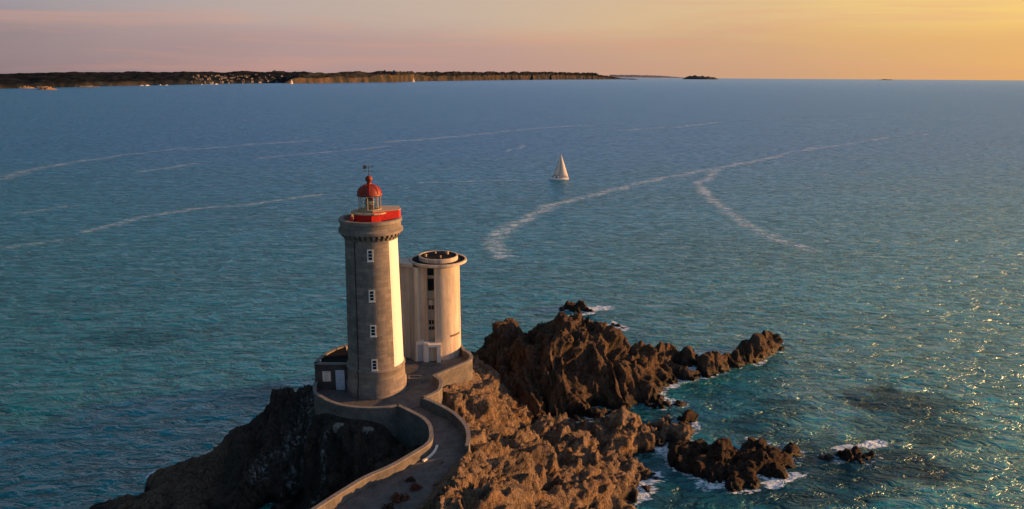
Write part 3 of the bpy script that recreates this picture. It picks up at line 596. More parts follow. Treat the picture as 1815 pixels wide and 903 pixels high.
# ---------------------------------------------------------------- lighthouse
def lighthouse():
    L = thing('lighthouse', 'tall round grey granite lighthouse with red lantern dome and white painted stripe', 'lighthouse', T1)
    camang = math.atan2(-T1.y, -T1.x)                     # direction from the axis to the viewer
    rad = lambda z: 3.07 - (z - 3.1) / (17.6 - 3.1) * 0.27
    bm = bmesh.new()
    lathe(bm, [(3.36, -0.3), (3.36, 1.15), (3.22, 1.25), (3.2, 2.9), (3.27, 2.98), (3.27, 3.16), (rad(3.3), 3.26)] + [(rad(z), z) for z in np.linspace(3.6, 17.7, 24)], 96, cap=False)
    bmesh.ops.remove_doubles(bm, verts=bm.verts[:], dist=1e-4)
    obj('tower_shaft', bm, M['granite'], L, True)
    # painted daymark stripe, a thin coat on the seaward side
    bm = bmesh.new(); a0 = camang + R(40); a1 = camang + R(94)
    m2 = 26; rows = []
    for q in range(30):
        z = 3.3 + (17.45 - 3.3) * q / 29
        rows.append([bm.verts.new(((rad(z) + .012) * math.cos(a0 + (a1 - a0) * i / m2), (rad(z) + .012) * math.sin(a0 + (a1 - a0) * i / m2), z)) for i in range(m2 + 1)])
    for p, q in zip(rows, rows[1:]):
        for i in range(m2): bm.faces.new((p[i], p[i + 1], q[i + 1], q[i]))
    obj('painted_stripe', bm, M['white'], L, True)
    # corbels
    for i in range(34):
        a = 2 * math.pi * i / 34; rm = Matrix.Rotation(a, 4, 'Z'); bm = bmesh.new()
        pr = [(2.72, 0.0), (2.86, 0.0), (3.0, 0.25), (3.22, 0.42), (3.22, 0.62), (2.72, 0.62)]
        A = [bm.verts.new(rm @ Vector((x, -0.14, 17.55 + z))) for x, z in pr]; B = [bm.verts.new(rm @ Vector((x, 0.14, 17.55 + z))) for x, z in pr]
        for j in range(6): bm.faces.new((A[j], A[(j + 1) % 6], B[(j + 1) % 6], B[j]))
        bm.faces.new(A); bm.faces.new(B); obj('corbel', bm, M['granite'], L)
    bm = bmesh.new()
    lathe(bm, [(2.7, 17.7), (2.75, 18.17), (3.2, 18.172), (3.42, 18.25), (3.44, 18.55), (3.3, 18.68), (3.22, 18.72), (3.22, 19.28), (3.36, 19.34), (3.36, 19.66), (3.28, 19.7), (2.86, 19.7), (2.82, 18.75), (0, 18.75)], 96, cap=False)
    o = obj('gallery_parapet', bm, M['granite'], L)
    # windows: three stacked panes in a white surround
    for z in (16.15, 11.75, 7.85, 3.97):
        a = camang - R(3.5); r = rad(z) + 0.0; mt_ = Matrix.Rotation(a, 4, 'Z') @ Matrix.Translation((r - 0.02, 0, z))
        bm = bmesh.new(); w_, hh_, g_ = 0.31, 0.62, 0.12
        box(bm, -.1, .09, -w_, -w_ + g_, -hh_, hh_, mat=mt_); box(bm, -.1, .09, w_ - g_, w_, -hh_, hh_, mat=mt_)
        for zz in (-hh_, hh_ - g_): box(bm, -.1, .087, -w_ + g_, w_ - g_, zz, zz + g_, mat=mt_)
        for zz in (-0.21, 0.15): box(bm, -.1, .08, -w_ + g_, w_ - g_, zz, zz + .06, mat=mt_)
        f = obj('window', bm, M['white'], L)
        bm = bmesh.new(); box(bm, -.1, .045, -w_ + g_, w_ - g_, -hh_ + g_, hh_ - g_, mat=mt_); obj('pane', bm, M['black'], f)
        bm = bmesh.new(); box(bm, -.1, .16, -w_ - .03, w_ + .03, -hh_ - .1, -hh_ - .003, mat=mt_); obj('sill', bm, M['white'], f)
    # lightning conductor
    bm = bmesh.new(); a = camang - R(38); pr = [(rad(17.5) + .03, 17.5), (rad(10) + .03, 10), (rad(3.3) + .04, 3.4), (3.32, 3.1), (3.25, 2.8), (3.27, 1.3), (3.4, 1.2), (3.4, 0)]
    for (r1, z1), (r2, z2) in zip(pr, pr[1:]): tube(bm, (r1 * math.cos(a), r1 * math.sin(a), z1), (r2 * math.cos(a), r2 * math.sin(a), z2), 0.045, 6)
    obj('lightning_conductor', bm, M['iron'], L)
    # red deck under the lantern with a wing to the right
    right = camang + math.pi / 2; u = Vector((math.cos(right), math.sin(right))); v = Vector((math.cos(camang), math.sin(camang)))
    oct_ = [(1.75 * math.cos(2 * math.pi * (i + .5) / 12), 1.75 * math.sin(2 * math.pi * (i + .5) / 12)) for i in range(12)]
    bm = bmesh.new(); prism(bm, oct_, 18.76, 20.25, 0, 1); obj('service_drum', bm, [M['red'], M['tan']], L)
    bm = bmesh.new(); lathe(bm, [(1.3, 20.2), (2.0, 20.22), (2.06, 20.27), (2.06, 20.4), (1.2, 20.42)], 16, cap=False); obj('gallery_deck', bm, M['tan'], L)
    def uv(a, b): p = u * a + v * b; return (p.x, p.y)
    wing = [uv(.3, 1.66), uv(3.0, .75), uv(3.22, 0.3), uv(3.15, -1.5), uv(1.2, -2.0), uv(.3, -1.2)]
    bm = bmesh.new(); prism(bm, wing, 19.55, 20.52, 0, 1); wg = obj('red_platform', bm, [M['red'], M['tan']], L)
    cxy = Vector(uv(1.7, -.3)); rim = [tuple(cxy + (Vector(p) - cxy) * 1.03) for p in wing]
    bm = bmesh.new(); prism(bm, rim, 20.523, 20.6); obj('platform_rim', bm, M['tan'], wg)
    for a_, b_ in ((2.9, .4), (2.9, -1.2), (1.4, -1.6)):
        bm = bmesh.new(); p = uv(a_, b_); tube(bm, (*p, 18.8), (*p, 19.56), .07, 6); obj('platform_post', bm, M['red'], wg)
    bm = bmesh.new(); p = uv(-1.95, 1.2); tube(bm, (*p, 18.76), (*p, 20.0), .16, 10); obj('red_canister', bm, M['red'], L)
    # lantern
    N_ = 12; r = 1.16; z0, z1 = 20.42, 22.05
    bm = bmesh.new(); lathe(bm, [(r + .06, z0), (r + .06, z0 + .22), (r, z0 + .25)], N_ * 2); obj('lantern_base', bm, M['tan'], L)
    for i in range(N_):
        a = 2 * math.pi * i / N_; bm = bmesh.new(); tube(bm, (r * math.cos(a), r * math.sin(a), z0 + .2), (r * math.cos(a), r * math.sin(a), z1), .045, 6); obj('mullion', bm, M['tan'], L)
    bm = bmesh.new(); lathe(bm, [(r - .02, z0 + .25), (r - .02, z1)], N_, cap=False); obj('lantern_glass', bm, glass, L)
    bm = bmesh.new(); lathe(bm, [(.12, z0), (.3, z0 + .1), (.3, z0 + .5), (.5, z0 + .6), (.62, z0 + .9), (.5, z0 + 1.2), (.3, z0 + 1.35), (0.02, z0 + 1.4)], 20); obj('lens', bm, M['lens'], L, True)
    bm = bmesh.new(); lathe(bm, [(r - .1, z1 + .002), (r + .16, z1 + .002), (r + .22, z1 + .1), (r + .12, z1 + .22)] + [((r + .1) * math.cos(t_) + .0, z1 + .22 + 1.0 * math.sin(t_)) for t_ in np.linspace(.08, 1.36, 9)], 24, cap=False)
    lathe(bm, [((r + .1) * math.cos(1.36), z1 + 1.19), (.24, z1 + 1.3), (.22, z1 + 1.5), (.34, z1 + 1.6), (.4, z1 + 1.78), (.33, z1 + 1.98), (.15, z1 + 2.1), (0.03, z1 + 2.14)], 20, cap=False)
    dm = obj('dome', bm, M['red_dark'], L, True)
    for i in range(8):
        bm = bmesh.new(); a = 2 * math.pi * i / 8 + .2; pp = [((r + .13) * math.cos(t_), z1 + .22 + 1.02 * math.sin(t_)) for t_ in np.linspace(.05, 1.36, 8)]
        for (r1, q1), (r2, q2) in zip(pp, pp[1:]): tube(bm, (r1 * math.cos(a), r1 * math.sin(a), q1), (r2 * math.cos(a), r2 * math.sin(a), q2), .035, 5)
        obj('dome_rib', bm, M['red'], dm)
    # weather vane
    bm = bmesh.new(); zt = z1 + 2.1; tube(bm, (0, 0, zt), (0, 0, zt + 1.15), .035, 6)
    for a in (right, right + math.pi / 2):
        ux, uy = math.cos(a) * .38, math.sin(a) * .38; tube(bm, (-ux, -uy, zt + .5), (ux, uy, zt + .5), .025, 5)
        for s in (-1, 1): tube(bm, (ux * s, uy * s, zt + .42), (ux * s, uy * s, zt + .58), .035, 5)
    va = right + .3; ux, uy = math.cos(va), math.sin(va)
    tube(bm, (-ux * .5, -uy * .5, zt + .95), (ux * .5, uy * .5, zt + .95), .025, 5)
    mv = Matrix.Rotation(va, 4, 'Z'); box(bm, -.58, -.22, -.02, .02, zt + .78, zt + 1.13, mat=mv); tube(bm, (ux * .35, uy * .35, zt + .95), (ux * .6, uy * .6, zt + .95), .09, 6, .005)
    obj('weather_vane', bm, M['iron'], L)
m, t, b = mat('lantern_glass'); b.inputs['Base Color'].default_value = (0.9, 0.95, 0.95, 1); b.inputs['Roughness'].default_value = 0.03
b.inputs['Transmission Weight'].default_value = 1.0; b.inputs['IOR'].default_value = 1.03; glass = m
M['lens'] = simple('lens_glass', (0.45, 0.38, 0.28), 0.12, 0.3, 6, metal=0.5, spec=0.8)
lighthouse()

# ---------------------------------------------------------------- second tower
def second_tower():
    L = thing('signal_tower', 'cream rendered round tower with flat overhanging roof behind the lighthouse', 'tower', T2, math.atan2(-T2.x, T2.y) * 1.0)
    # local frame: -Y faces the viewer, +X to the right; plan outline of the body
    def arc(cx, cy, r, a0, a1, k): return [(cx + r * math.cos(R(a0 + (a1 - a0) * i / k)), cy + r * math.sin(R(a0 + (a1 - a0) * i / k))) for i in range(k + 1)]
    lob_r = arc(0.15, 0.6, 2.75, -100, 175, 40)                     # right lobe round to the back
    plan = [(-1.15, -1.2), (-.33, -1.2), (-.33, -2.1)] + lob_r + [(-5.1, 1.2), (-4.9, -.9), (-4.1, -.75), (-3.4, -.95), (-2.75, -2.15), (-2.35, -2.2), (-1.95, -1.5), (-1.5, -1.55), (-1.15, -2.1)]
    H = 12.0; rows = []; bm = bmesh.new()
    for z, s in ((-.5, 1.035), (0, 1.035), (1.0, 1.02), (H, 0.985)):
        rows.append([bm.verts.new((x * s, y * s, z)) for x, y in plan])
    k = len(plan)
    for p, q in zip(rows, rows[1:]):
        for i in range(k): bm.faces.new((p[i], p[(i + 1) % k], q[(i + 1) % k], q[i]))
    bm.faces.new(rows[-1])
    o = obj('tower_body', bm, M['render'], L)
    o.data.polygons.foreach_set('use_smooth', [True] * len(o.data.polygons)); o.data.set_sharp_from_angle(angle=R(35))
    # roof disc, drum, tarred top
    bm = bmesh.new(); lathe(bm, [(3.0, H + .002), (3.35, H + .15), (3.52, H + .2), (3.52, H + .5), (3.3, H + .52), (3.28, H + .42), (0, H + .42)], 64, .25, .3, cap=False)
    obj('roof_disc', bm, M['render'], L)
    bm = bmesh.new(); prism(bm, [(-5.2, 1.3), (-5.05, -1.25), (-2.9, -2.05), (-2.6, 1.6)], H + .003, H + .4); obj('roof_slab', bm, M['render'], L)
    bm = bmesh.new(); lathe(bm, [(3.26, H + .43), (2.4, H + .431)], 64, .25, .3, cap=False); obj('roof_gutter', bm, M['roof_dark'], L)
    bm = bmesh.new(); lathe(bm, [(2.42, H + .3), (2.42, H + .95), (2.25, H + .96), (2.25, H + .86), (0, H + .86)], 64, .25, .3, cap=False); rd = obj('roof_drum', bm, M['render'], L)
    bm = bmesh.new(); lathe(bm, [(2.245, H + .88), (0.01, H + .9)], 48, .25, .3, cap=False); obj('tarred_cap', bm, M['roof_dark'], rd)
    for x, y, s in ((-1.3, -.2, .14), (1.35, .9, .2), (.5, -.9, .1), (-.1, 1.3, .1)):
        bm = bmesh.new(); lathe(bm, [(s, H + .88), (s, H + .98 + s), (s * 1.5, H + 1.0 + s), (s * .4, H + 1.1 + s)], 12, x, y); obj('roof_vent', bm, M['tan'], rd)
    # windows in the recess
    for z, h, kind in ((11.3, .5, 0), (9.6, .75, 0), (6.7, .35, 1), (4.75, .35, 1), (4.05, .35, 1)):
        x0, x1, y = -1.12, -.36, -1.2
        bm = bmesh.new()
        for a, b2 in ((x0, x0 + .07), (x1 - .07, x1)): box(bm, a, b2, y - .12, y, z - h, z + h)
        for a, b2 in ((z - h, z - h + .07), (z + h - .07, z + h)): box(bm, x0 + .07, x1 - .07, y - .117, y, a, b2)
        box(bm, (x0 + x1) / 2 - .03, (x0 + x1) / 2 + .03, y - .1, y, z - h + .07, z + h - .07)
        f = obj('window', bm, M['render'] if kind else M['black'], L)
        bm = bmesh.new(); box(bm, x0 + .07, x1 - .07, y - .05, y, z - h + .07, z + h - .07); obj('pane', bm, M['black'], f)
        bm = bmesh.new(); box(bm, x0 - .02, x1 + .02, y - .3, y, z - h - .12, z - h - .003); obj('sill', bm, M['render'], f)
    bm = bmesh.new(); box(bm, -1.05, -.42, -1.75, -1.19, 7.1, 7.75); obj('wall_hood', bm, M['render'], L)
    for z in (9.6, 6.8, 4.4, 2.6):
        bm = bmesh.new(); box(bm, -4.82, -4.55, -1.06, -.7, z - .45, z + .45); obj('slit_window', bm, M['black'], L)
    # porch and door
    bm = bmesh.new(); box(bm, -1.2, 0.35, -2.95, -1.6, 2.05, 2.35); box(bm, -.15, .33, -2.9, -1.9, -.3, 2.047); box(bm, -1.7, -1.15, -2.6, -1.7, -.3, 2.5); obj('porch', bm, M['white'], L)
    bm = bmesh.new(); box(bm, -1.15, -.16, -2.3, -2.2, 0, 2.04); obj('door', bm, M['render'], L)
    bm = bmesh.new(); box(bm, -2.68, -2.53, -2.3, -1.6, 0, 2.6); box(bm, -1.85, -1.7, -2.3, -1.6, 0, 2.6); box(bm, -2.53, -1.85, -2.3, -1.6, 2.2, 2.6); df = obj('door_frame', bm, M['white'], L)
    bm = bmesh.new(); box(bm, -2.53, -1.85, -2.2, -1.9, 0, 2.2); obj('door_leaf', bm, M['door_blue'], df)
    # brown ledge on the right lobe
    bm = bmesh.new(); rr = [(0.15 + 2.82 * math.cos(R(a)), .6 + 2.82 * math.sin(R(a))) for a in range(-58, -18, 4)]; r2 = [(0.15 + 2.7 * math.cos(R(a)), .6 + 2.7 * math.sin(R(a))) for a in range(-58, -18, 4)]
    ribbon(bm, rr, r2, 2.9, 3.15); obj('wall_ledge', bm, M['tan_dark'], L)
M['tan_dark'] = simple('rusty_ledge', (0.16, 0.11, 0.07), 0.9, 0.2, 3)
second_tower()

# ---------------------------------------------------------------- annex with dark flat roof
A0 = P(560, 691, 9)[:2]; A1 = P(622, 691, 9)[:2]
def annex():
    L = thing('annex_building', 'low dark stone annex with curved back wall and black flat roof beside the lighthouse', 'building', (A0[0], A0[1], 9.0))
    wd = A1[0] - A0[0] + 1.2; H = 3.05
    arc_ = [(0, 0)]
    for i in range(1, 13):
        a = i / 12 * math.pi / 2; arc_.append((wd * (1 - math.cos(a)) * 1.0, 7.2 * math.sin(a)))
    plan = arc_ + [(wd + .4, 0)]
    inner = [(x + .28 if i < len(arc_) else x - .1, y) for i, (x, y) in enumerate(plan)]
    bm = bmesh.new(); k = len(plan)
    ribbon(bm, arc_, [(x + .25 * (1 - i / 14), y - .25 * (i / 12)) for i, (x, y) in enumerate(arc_)], -2.5, H)
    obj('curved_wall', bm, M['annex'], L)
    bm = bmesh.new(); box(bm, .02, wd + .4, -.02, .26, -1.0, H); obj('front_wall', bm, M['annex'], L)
    bm = bmesh.new(); box(bm, -.06, wd + .4, -.08, .32, H + .002, H + .14); obj('front_coping', bm, M['coping'], L)
    bm = bmesh.new(); ribbon(bm, [(x - .06, y + .04 if i else y) for i, (x, y) in enumerate(arc_)], [(x + .3, y - .3 * (i / 12)) for i, (x, y) in enumerate(arc_)], H + .002, H + .14); obj('curved_coping', bm, M['coping'], L)
    bm = bmesh.new(); prism(bm, [(x + .2, y + .1) if i == 0 else (x + .15, y - .1) for i, (x, y) in enumerate(arc_)] + [(wd + .4, .27)], 2.4, 2.93); obj('flat_roof', bm, M['roof_dark'], L)  # roof raised near the coping, its black standing in for the shaded interior
    bm = bmesh.new(); prism(bm, [(x + .26, y - .05) for x, y in arc_[2:10]] + [(wd * .8, 3)], 2.935, 2.97); obj('roof_patch', bm, M['roof_dark'], L)
    for x, y in ((.55, .55), (2.6, 4.6), (3.3, 5.6)):
        bm = bmesh.new(); tube(bm, (x, y, 2.9), (x, y, 3.2), .04, 6); tube(bm, (x, y, 3.2), (x, y, 3.38), .09, 8); obj('roof_vent', bm, M['white'], L)
    sx = lambda px: P(px, 675, 10.2)[0]
    x0 = (573.5 - 560) / 62 * (A1[0] - A0[0]); x1 = (588 - 560) / 62 * (A1[0] - A0[0])
    x2 = (596.5 - 560) / 62 * (A1[0] - A0[0]); x3 = (612.5 - 560) / 62 * (A1[0] - A0[0])
    bm = bmesh.new(); box(bm, x2 - .06, x3 + .06, -.06, .03, .0, 2.5); dfr = obj('door_frame', bm, M['iron'], L)
    bm = bmesh.new(); box(bm, x2, x3, -.1, .0, .05, 2.42); dr = obj('door', bm, M['door_blue'], L)
    bm = bmesh.new(); tube(bm, ((x2 + x3) / 2 - .05, -.14, 1.15), ((x2 + x3) / 2 - .05, -.14, 1.35), .03, 6); obj('handle', bm, M['iron'], dr)
    S = thing('notice_board', 'square cream notice board with blue lettering on the dark annex wall', 'sign', (A0[0] + x0, A0[1] - .03, 10.05))
    ww = x1 - x0; bm = bmesh.new(); box(bm, 0, ww, -.06, -.01, 0, 1.2); obj('panel', bm, M['sign'], S)
    for z, h in ((1.04, .05), (.12, .04)):
        bm = bmesh.new(); box(bm, .1, ww - .1, -.066, -.061, z, z + h); obj('printed_line', bm, M['ink'], S)
    rnd = random.Random(3)
    for i in range(7):
        bm = bmesh.new(); x, z = .14 + rnd.uniform(0, .1), .26 + i * .1; box(bm, x, ww - rnd.uniform(.14, .4), -.066, -.061, z, z + .022); obj('printed_line', bm, M['ink'], S)
M['sign'] = simple('sign_cream', (0.70, 0.62, 0.52), 0.6, 0.05, 3); M['ink'] = simple('blue_ink', (0.10, 0.22, 0.34), 0.6, 0.05, 3)
annex()
# stone trough / seat block by the lighthouse foot
x, y, _ = P(735, 678, 9)
L = thing('stone_bench', 'low stone planter block at the right foot of the lighthouse', 'bench', (x, y, 9))
bm = bmesh.new(); box(bm, -.75, .75, -.5, .5, 0, .5); obj('base_block', bm, M['coping'], L)
bm = bmesh.new()
for a in ((-.8, .8, -.55, -.35), (-.8, .8, .35, .55), (-.8, -.6, -.35, .35), (.6, .8, -.35, .35)): box(bm, *a, .502, .66)
obj('rim', bm, M['masonry'], L)
# two weathered lumps of old concrete in the gully
for px, py, z, s, lab in ((604, 756, 8.1, 1.0, 'pale blue grey concrete lump in the dark gully under the terrace wall'), (650, 762, 7.9, .9, 'dull grey concrete lump right of the pale one in the dark gully')):
    x, y, _ = P(px, py, z); s *= .62; pts = [(x + 1.4 * s * math.cos(a) * (1 + .15 * math.sin(3 * a)), y + .8 * s * math.sin(a)) for a in np.linspace(0, 2 * math.pi, 12)[:-1]]
    bm = bmesh.new()
    lathe(bm, [(1.35, -1.0), (1.3, .1), (1.1, .4), (.6, .6), (.02, .66)], 16)
    for vv in bm.verts: vv.co.y *= .55; vv.co += Vector((random.uniform(-.08, .08), random.uniform(-.08, .08), random.uniform(-.05, .05)))
    o = obj('concrete_block', bm, M['coping'], None, True); o.location = (x, y, z); o.scale = (s, s, s); tag(o, lab, 'concrete block')

# ---------------------------------------------------------------- sailboat
def sailboat(loc, rz, s, label, detail=True, group=None):
    L = thing('sailboat', label, 'sailboat', loc, rz, group)
    Lh, B = 9.0 * s, 2.9 * s; st_ = []
    bm = bmesh.new(); N_ = 16; rows = []
    for i in range(N_ + 1):
        t_ = i / N_; x = -Lh / 2 + Lh * t_; wv = B / 2 * (0.72 + .28 * math.sin(min(1, t_ * 2) * math.pi / 2)) * (1 - max(0, (t_ - .45) / .55) ** 2.1)
        zt = (0.95 + .25 * t_) * s; wv = max(wv, .02)
        xo = -0.3 * s * 0 + (t_ ** 6) * .25 * s
        rows.append([bm.verts.new((x + xo, yy_ * wv, zz_)) for yy_, zz_ in ((-1, zt), (-.93, zt * .45), (-.72, -.05), (0, -.35 * s), (.72, -.05), (.93, zt * .45), (1, zt))])
    for a, b_ in zip(rows, rows[1:]):
        for j in range(6): bm.faces.new((a[j], a[j + 1], b_[j + 1], b_[j])).smooth = True
        bm.faces.new((a[6], a[0], b_[0], b_[6]))
    bm.faces.new(rows[0]); obj('hull', bm, M['hull'], L)
    if detail:
        bm = bmesh.new(); k = len(rows)
        vs = box(bm, -1.0 * s, 2.4 * s, -.8 * s, .8 * s, 1.0 * s, 1.45 * s)
        for vv in vs[4:]: vv.co.x = vv.co.x * .85; vv.co.y *= .8
        cb = obj('cabin', bm, M['hull'], L)
        bm = bmesh.new(); box(bm, -.6 * s, 1.6 * s, -.78 * s, .78 * s, 1.16 * s, 1.3 * s); obj('cabin_window', bm, M['black'], cb)
        bm = bmesh.new(); vs = box(bm, -2.0 * s, -1.0 * s, -.85 * s, .85 * s, 1.05 * s, 1.85 * s)
        for vv in vs[4:]: vv.co.y *= .75; vv.co.x = -1.1 * s + (vv.co.x + 1.1 * s) * .5
        obj('spray_hood', bm, M['black'], L)
        bm = bmesh.new(); vs = box(bm, -3.3 * s, -2.95 * s, -.3 * s, .3 * s, .9 * s, 1.9 * s); obj('wheel_pedestal', bm, M['black'], L)
    mz = 12.6 * s; mxp = .9 * s
    bm = bmesh.new(); tube(bm, (mxp, 0, .8 * s), (mxp - .25 * s, 0, mz), .1 * s, 8, .06 * s); obj('mast', bm, M['iron2'], L)
    bm = bmesh.new(); tube(bm, (mxp, 0, 2.1 * s), (-3.1 * s, -.5 * s, 2.05 * s), .11 * s, 8); obj('boom', bm, M['iron'] if detail else M['iron2'], L)
    def sail(name, A, Bp, Cp, belly, mt_):
        bm = bmesh.new(); n_ = 10; A, Bp, Cp = Vector(A), Vector(Bp), Vector(Cp); g_ = {}
        for i in range(n_ + 1):
            for j in range(n_ + 1 - i):
                a, b_ = i / n_, j / n_; p = A * a + Bp * b_ + Cp * (1 - a - b_)
                p = p + Vector((0, -belly * 27 * a * b_ * (1 - a - b_) - belly * 3 * b_ * (1 - a - b_), 0)); g_[i, j] = bm.verts.new(p)
        for i in range(n_):
            for j in range(n_ - i):
                bm.faces.new((g_[i, j], g_[i + 1, j], g_[i, j + 1]))
                if j < n_ - i - 1: bm.faces.new((g_[i + 1, j], g_[i + 1, j + 1], g_[i, j + 1]))
        o = obj(name, bm, mt_, L, True); sd = o.modifiers.new('thick', 'SOLIDIFY'); sd.thickness = .02; return o
    sail('mainsail', (mxp - .3 * s, 0, mz - .2 * s), (-3.1 * s, -.5 * s, 2.2 * s), (mxp - .12 * s, 0, 2.25 * s), .35 * s, M['sail'])
    sail('jib', (mxp - .1 * s, 0, mz * .97), (-.3 * s, -.9 * s, 1.6 * s), (4.5 * s, 0, 1.3 * s), .5 * s, M['sail'])
    return L
m, t, b = mat('sailcloth'); b.inputs['Roughness'].default_value = .8
s_ = t.node('ShaderNodeSeparateXYZ'); t.put(t.co, s_.inputs[0])
seam = t.ramp(t.math('FRACT', t.math('MULTIPLY', s_.outputs[2], 1.1)), [(0.0, 0.0), (0.04, 1.0)])
t.put(t.mix(seam, (.6, .58, .55, 1), (.78, .75, .70, 1)), b.inputs['Base Color'])
tr = t.node('ShaderNodeBsdfTranslucent'); tr.inputs[0].default_value = (.8, .76, .7, 1); mxs = t.node('ShaderNodeMixShader'); mxs.inputs[0].default_value = .35
t.l.new(b.outputs[0], mxs.inputs[1]); t.l.new(tr.outputs[0], mxs.inputs[2])
out = [q for q in t.n if q.bl_idname == 'ShaderNodeOutputMaterial'][0]; t.l.new(mxs.outputs[0], out.inputs[0]); M['sail'] = m
M['hull'] = simple('white_hull', (.75, .73, .70), .4, .04, 2); M['iron2'] = simple('alloy_mast', (.5, .48, .45), .5, .1, 2)
x, y, _ = P(991, 319.5, 0); sailboat((x, y, 0), 0.12, .9, 'white yacht under two full white sails alone in the middle of the sea')

# ---------------------------------------------------------------- far coast
def coast_mat(name, cliff, veg):  # veg tones are lifted towards blue-grey, a little haze put into the colour
    m, t, b = mat(name)
    s = t.node('ShaderNodeSeparateXYZ'); t.put(t.geo.outputs['Normal'], s.inputs[0])
    f = t.noise(t.pos, 0.012, 6, .65); f2 = t.noise(t.mapping(t.pos, (1, 1, 1.6)), 0.02, 6, .7)
    sl_ = t.ramp(t.math('ADD', s.outputs[2], t.math('MULTIPLY', t.math('SUBTRACT', f2, .5), .5)), [(0.55, 1.0), (0.8, 0.0)])
    vg = t.mix(t.ramp(f, [(.35, 0.0), (.65, 1.0)]), tuple(v_ * .6 for v_ in veg) + (1,), tuple(v_ * 1.5 for v_ in veg) + (1,))
    cf = t.mix(t.ramp(f2, [(.35, 0.0), (.65, 1.0)]), tuple(v_ * .45 for v_ in cliff) + (1,), cliff + (1,))
    sl_ = t.math('MULTIPLY', sl_, t.ramp(t.noise(t.mapping(t.pos, (1, 1, .4)), 0.007, 5, .7), [(0.44, 0.0), (0.56, 1.0)]))
    t.put(t.mix(sl_, vg, cf), b.inputs['Base Color']); b.inputs['Roughness'].default_value = 1.0; b.inputs['Specular IOR Level'].default_value = 0.0
    return m
def coast(name, water, tops, cliffpx, depth, cliff, veg, n_=420, rows=26, seed=0, gamp=1.0):
    xs_ = np.linspace(water[0][0], water[-1][0], n_)
    wy_ = np.interp(xs_, *zip(*water)); ty_ = np.interp(xs_, *zip(*tops)); cl_ = np.interp(xs_, *zip(*cliffpx))
    V = np.zeros((rows, n_, 3)); tt = np.linspace(0, 1, rows) ** 1.6
    base = np.array([P(a, b_, 0) for a, b_ in zip(xs_, wy_)]); D = np.hypot(base[:, 0], base[:, 1])
    arclen = np.cumsum(np.r_[0, np.hypot(np.diff(base[:, 0]), np.diff(base[:, 1]))])
    Hh = np.maximum((wy_ - ty_) / F * D * 1.0, 1)
    for r_ in range(rows):
        tr_ = tt[r_]; back_ = tr_ * depth * D
        gl = 1.6 * fbm(arclen / (Hh.mean() * 2.6), np.full(n_, tr_ * 7), s=seed, o=3)
        back_ = back_ + gl * Hh * .55 * gamp * math.exp(-tr_ * 9)
        k_ = 1 + back_ / D
        edge = np.clip(tr_ / (0.03 + 0.09 * np.clip(fbm(arclen / (Hh.mean() * 5), np.zeros(n_), s=seed + 8), 0, 1)), 0, 1); prof = cl_ * edge + (1 - cl_) * min(1, tr_ / .55) ** .9
        prof = prof if tr_ < .6 else prof * (1 - ((tr_ - .6) / .4) ** 2)
        z = Hh * prof * k_ * (1 + .10 * vnoise(arclen / 160, np.full(n_, tr_ * 6), np.zeros(n_), seed + 3) * (tr_ > .1)) + (Hh * .10 * fbm(arclen / 60, np.full(n_, tr_ * 12), s=seed + 4) if 0 < tr_ < 1 else 0)
        if r_ == 0: z = z * 0 - 1
        V[r_, :, 0] = base[:, 0] * k_; V[r_, :, 1] = base[:, 1] * k_; V[r_, :, 2] = z - (CAMZ * 0)
    me, _ = grid_mesh(name, V.reshape(-1, 3), n_, rows); o = link(name, me, coast_mat(name + '_ground', cliff, veg)); struct(o); return V, xs_
# left shore with the town
VL, XL = coast('far_shore', [(-160, 162), (0, 157.5), (100, 155.5), (200, 153), (300, 151), (380, 149), (450, 148), (560, 146.5)],
      [(-160, 150), (0, 140.5), (60, 138.5), (130, 136), (250, 134.5), (380, 132.5), (500, 131), (560, 133)], [(-160, .35), (560, .3)], .35, (.05, .045, .038), (.013, .017, .021), 420, 30, 5)
VR, XR = coast('far_headland', [(738, 144.3), (800, 143.6), (900, 142.3), (1000, 141.4), (1095, 141.0), (1125, 141.0)],
      [(738, 130.5), (750, 129.5), (860, 129.5), (960, 129), (1055, 131), (1063, 134), (1080, 136), (1100, 139.5), (1125, 140.6)], [(738, .6), (1125, .6)], .12, (.075, .064, .052), (.020, .023, .025), 520, 30, 15, 1.4)  # darker cliff colour stands in for the weaker light on this stretch
VC, XC = coast('far_cliffs', [(500, 148.3), (520, 148.2), (600, 147.2), (700, 146), (735, 144.6), (752, 144.3)],
      [(500, 148), (512, 140), (530, 134), (600, 131.5), (680, 128.5), (735, 129.5), (752, 136)],
      [(500, .7), (560, .55), (600, .62), (640, .4), (670, .65), (700, .7), (752, .6)], .12, (.11, .082, .06), (.03, .032, .03), 900, 30, 9, 1.0)
coast('distant_hills', [(1080, 137.75), (1220, 138.6)], [(1080, 133.2), (1120, 133.6), (1170, 134.8), (1220, 138.4)], [(1080, .3), (1220, .3)], .2, (.20, .20, .24), (.16, .17, .22), 80, 12, 21)  # distance haze painted into both pale blue-grey ground colours
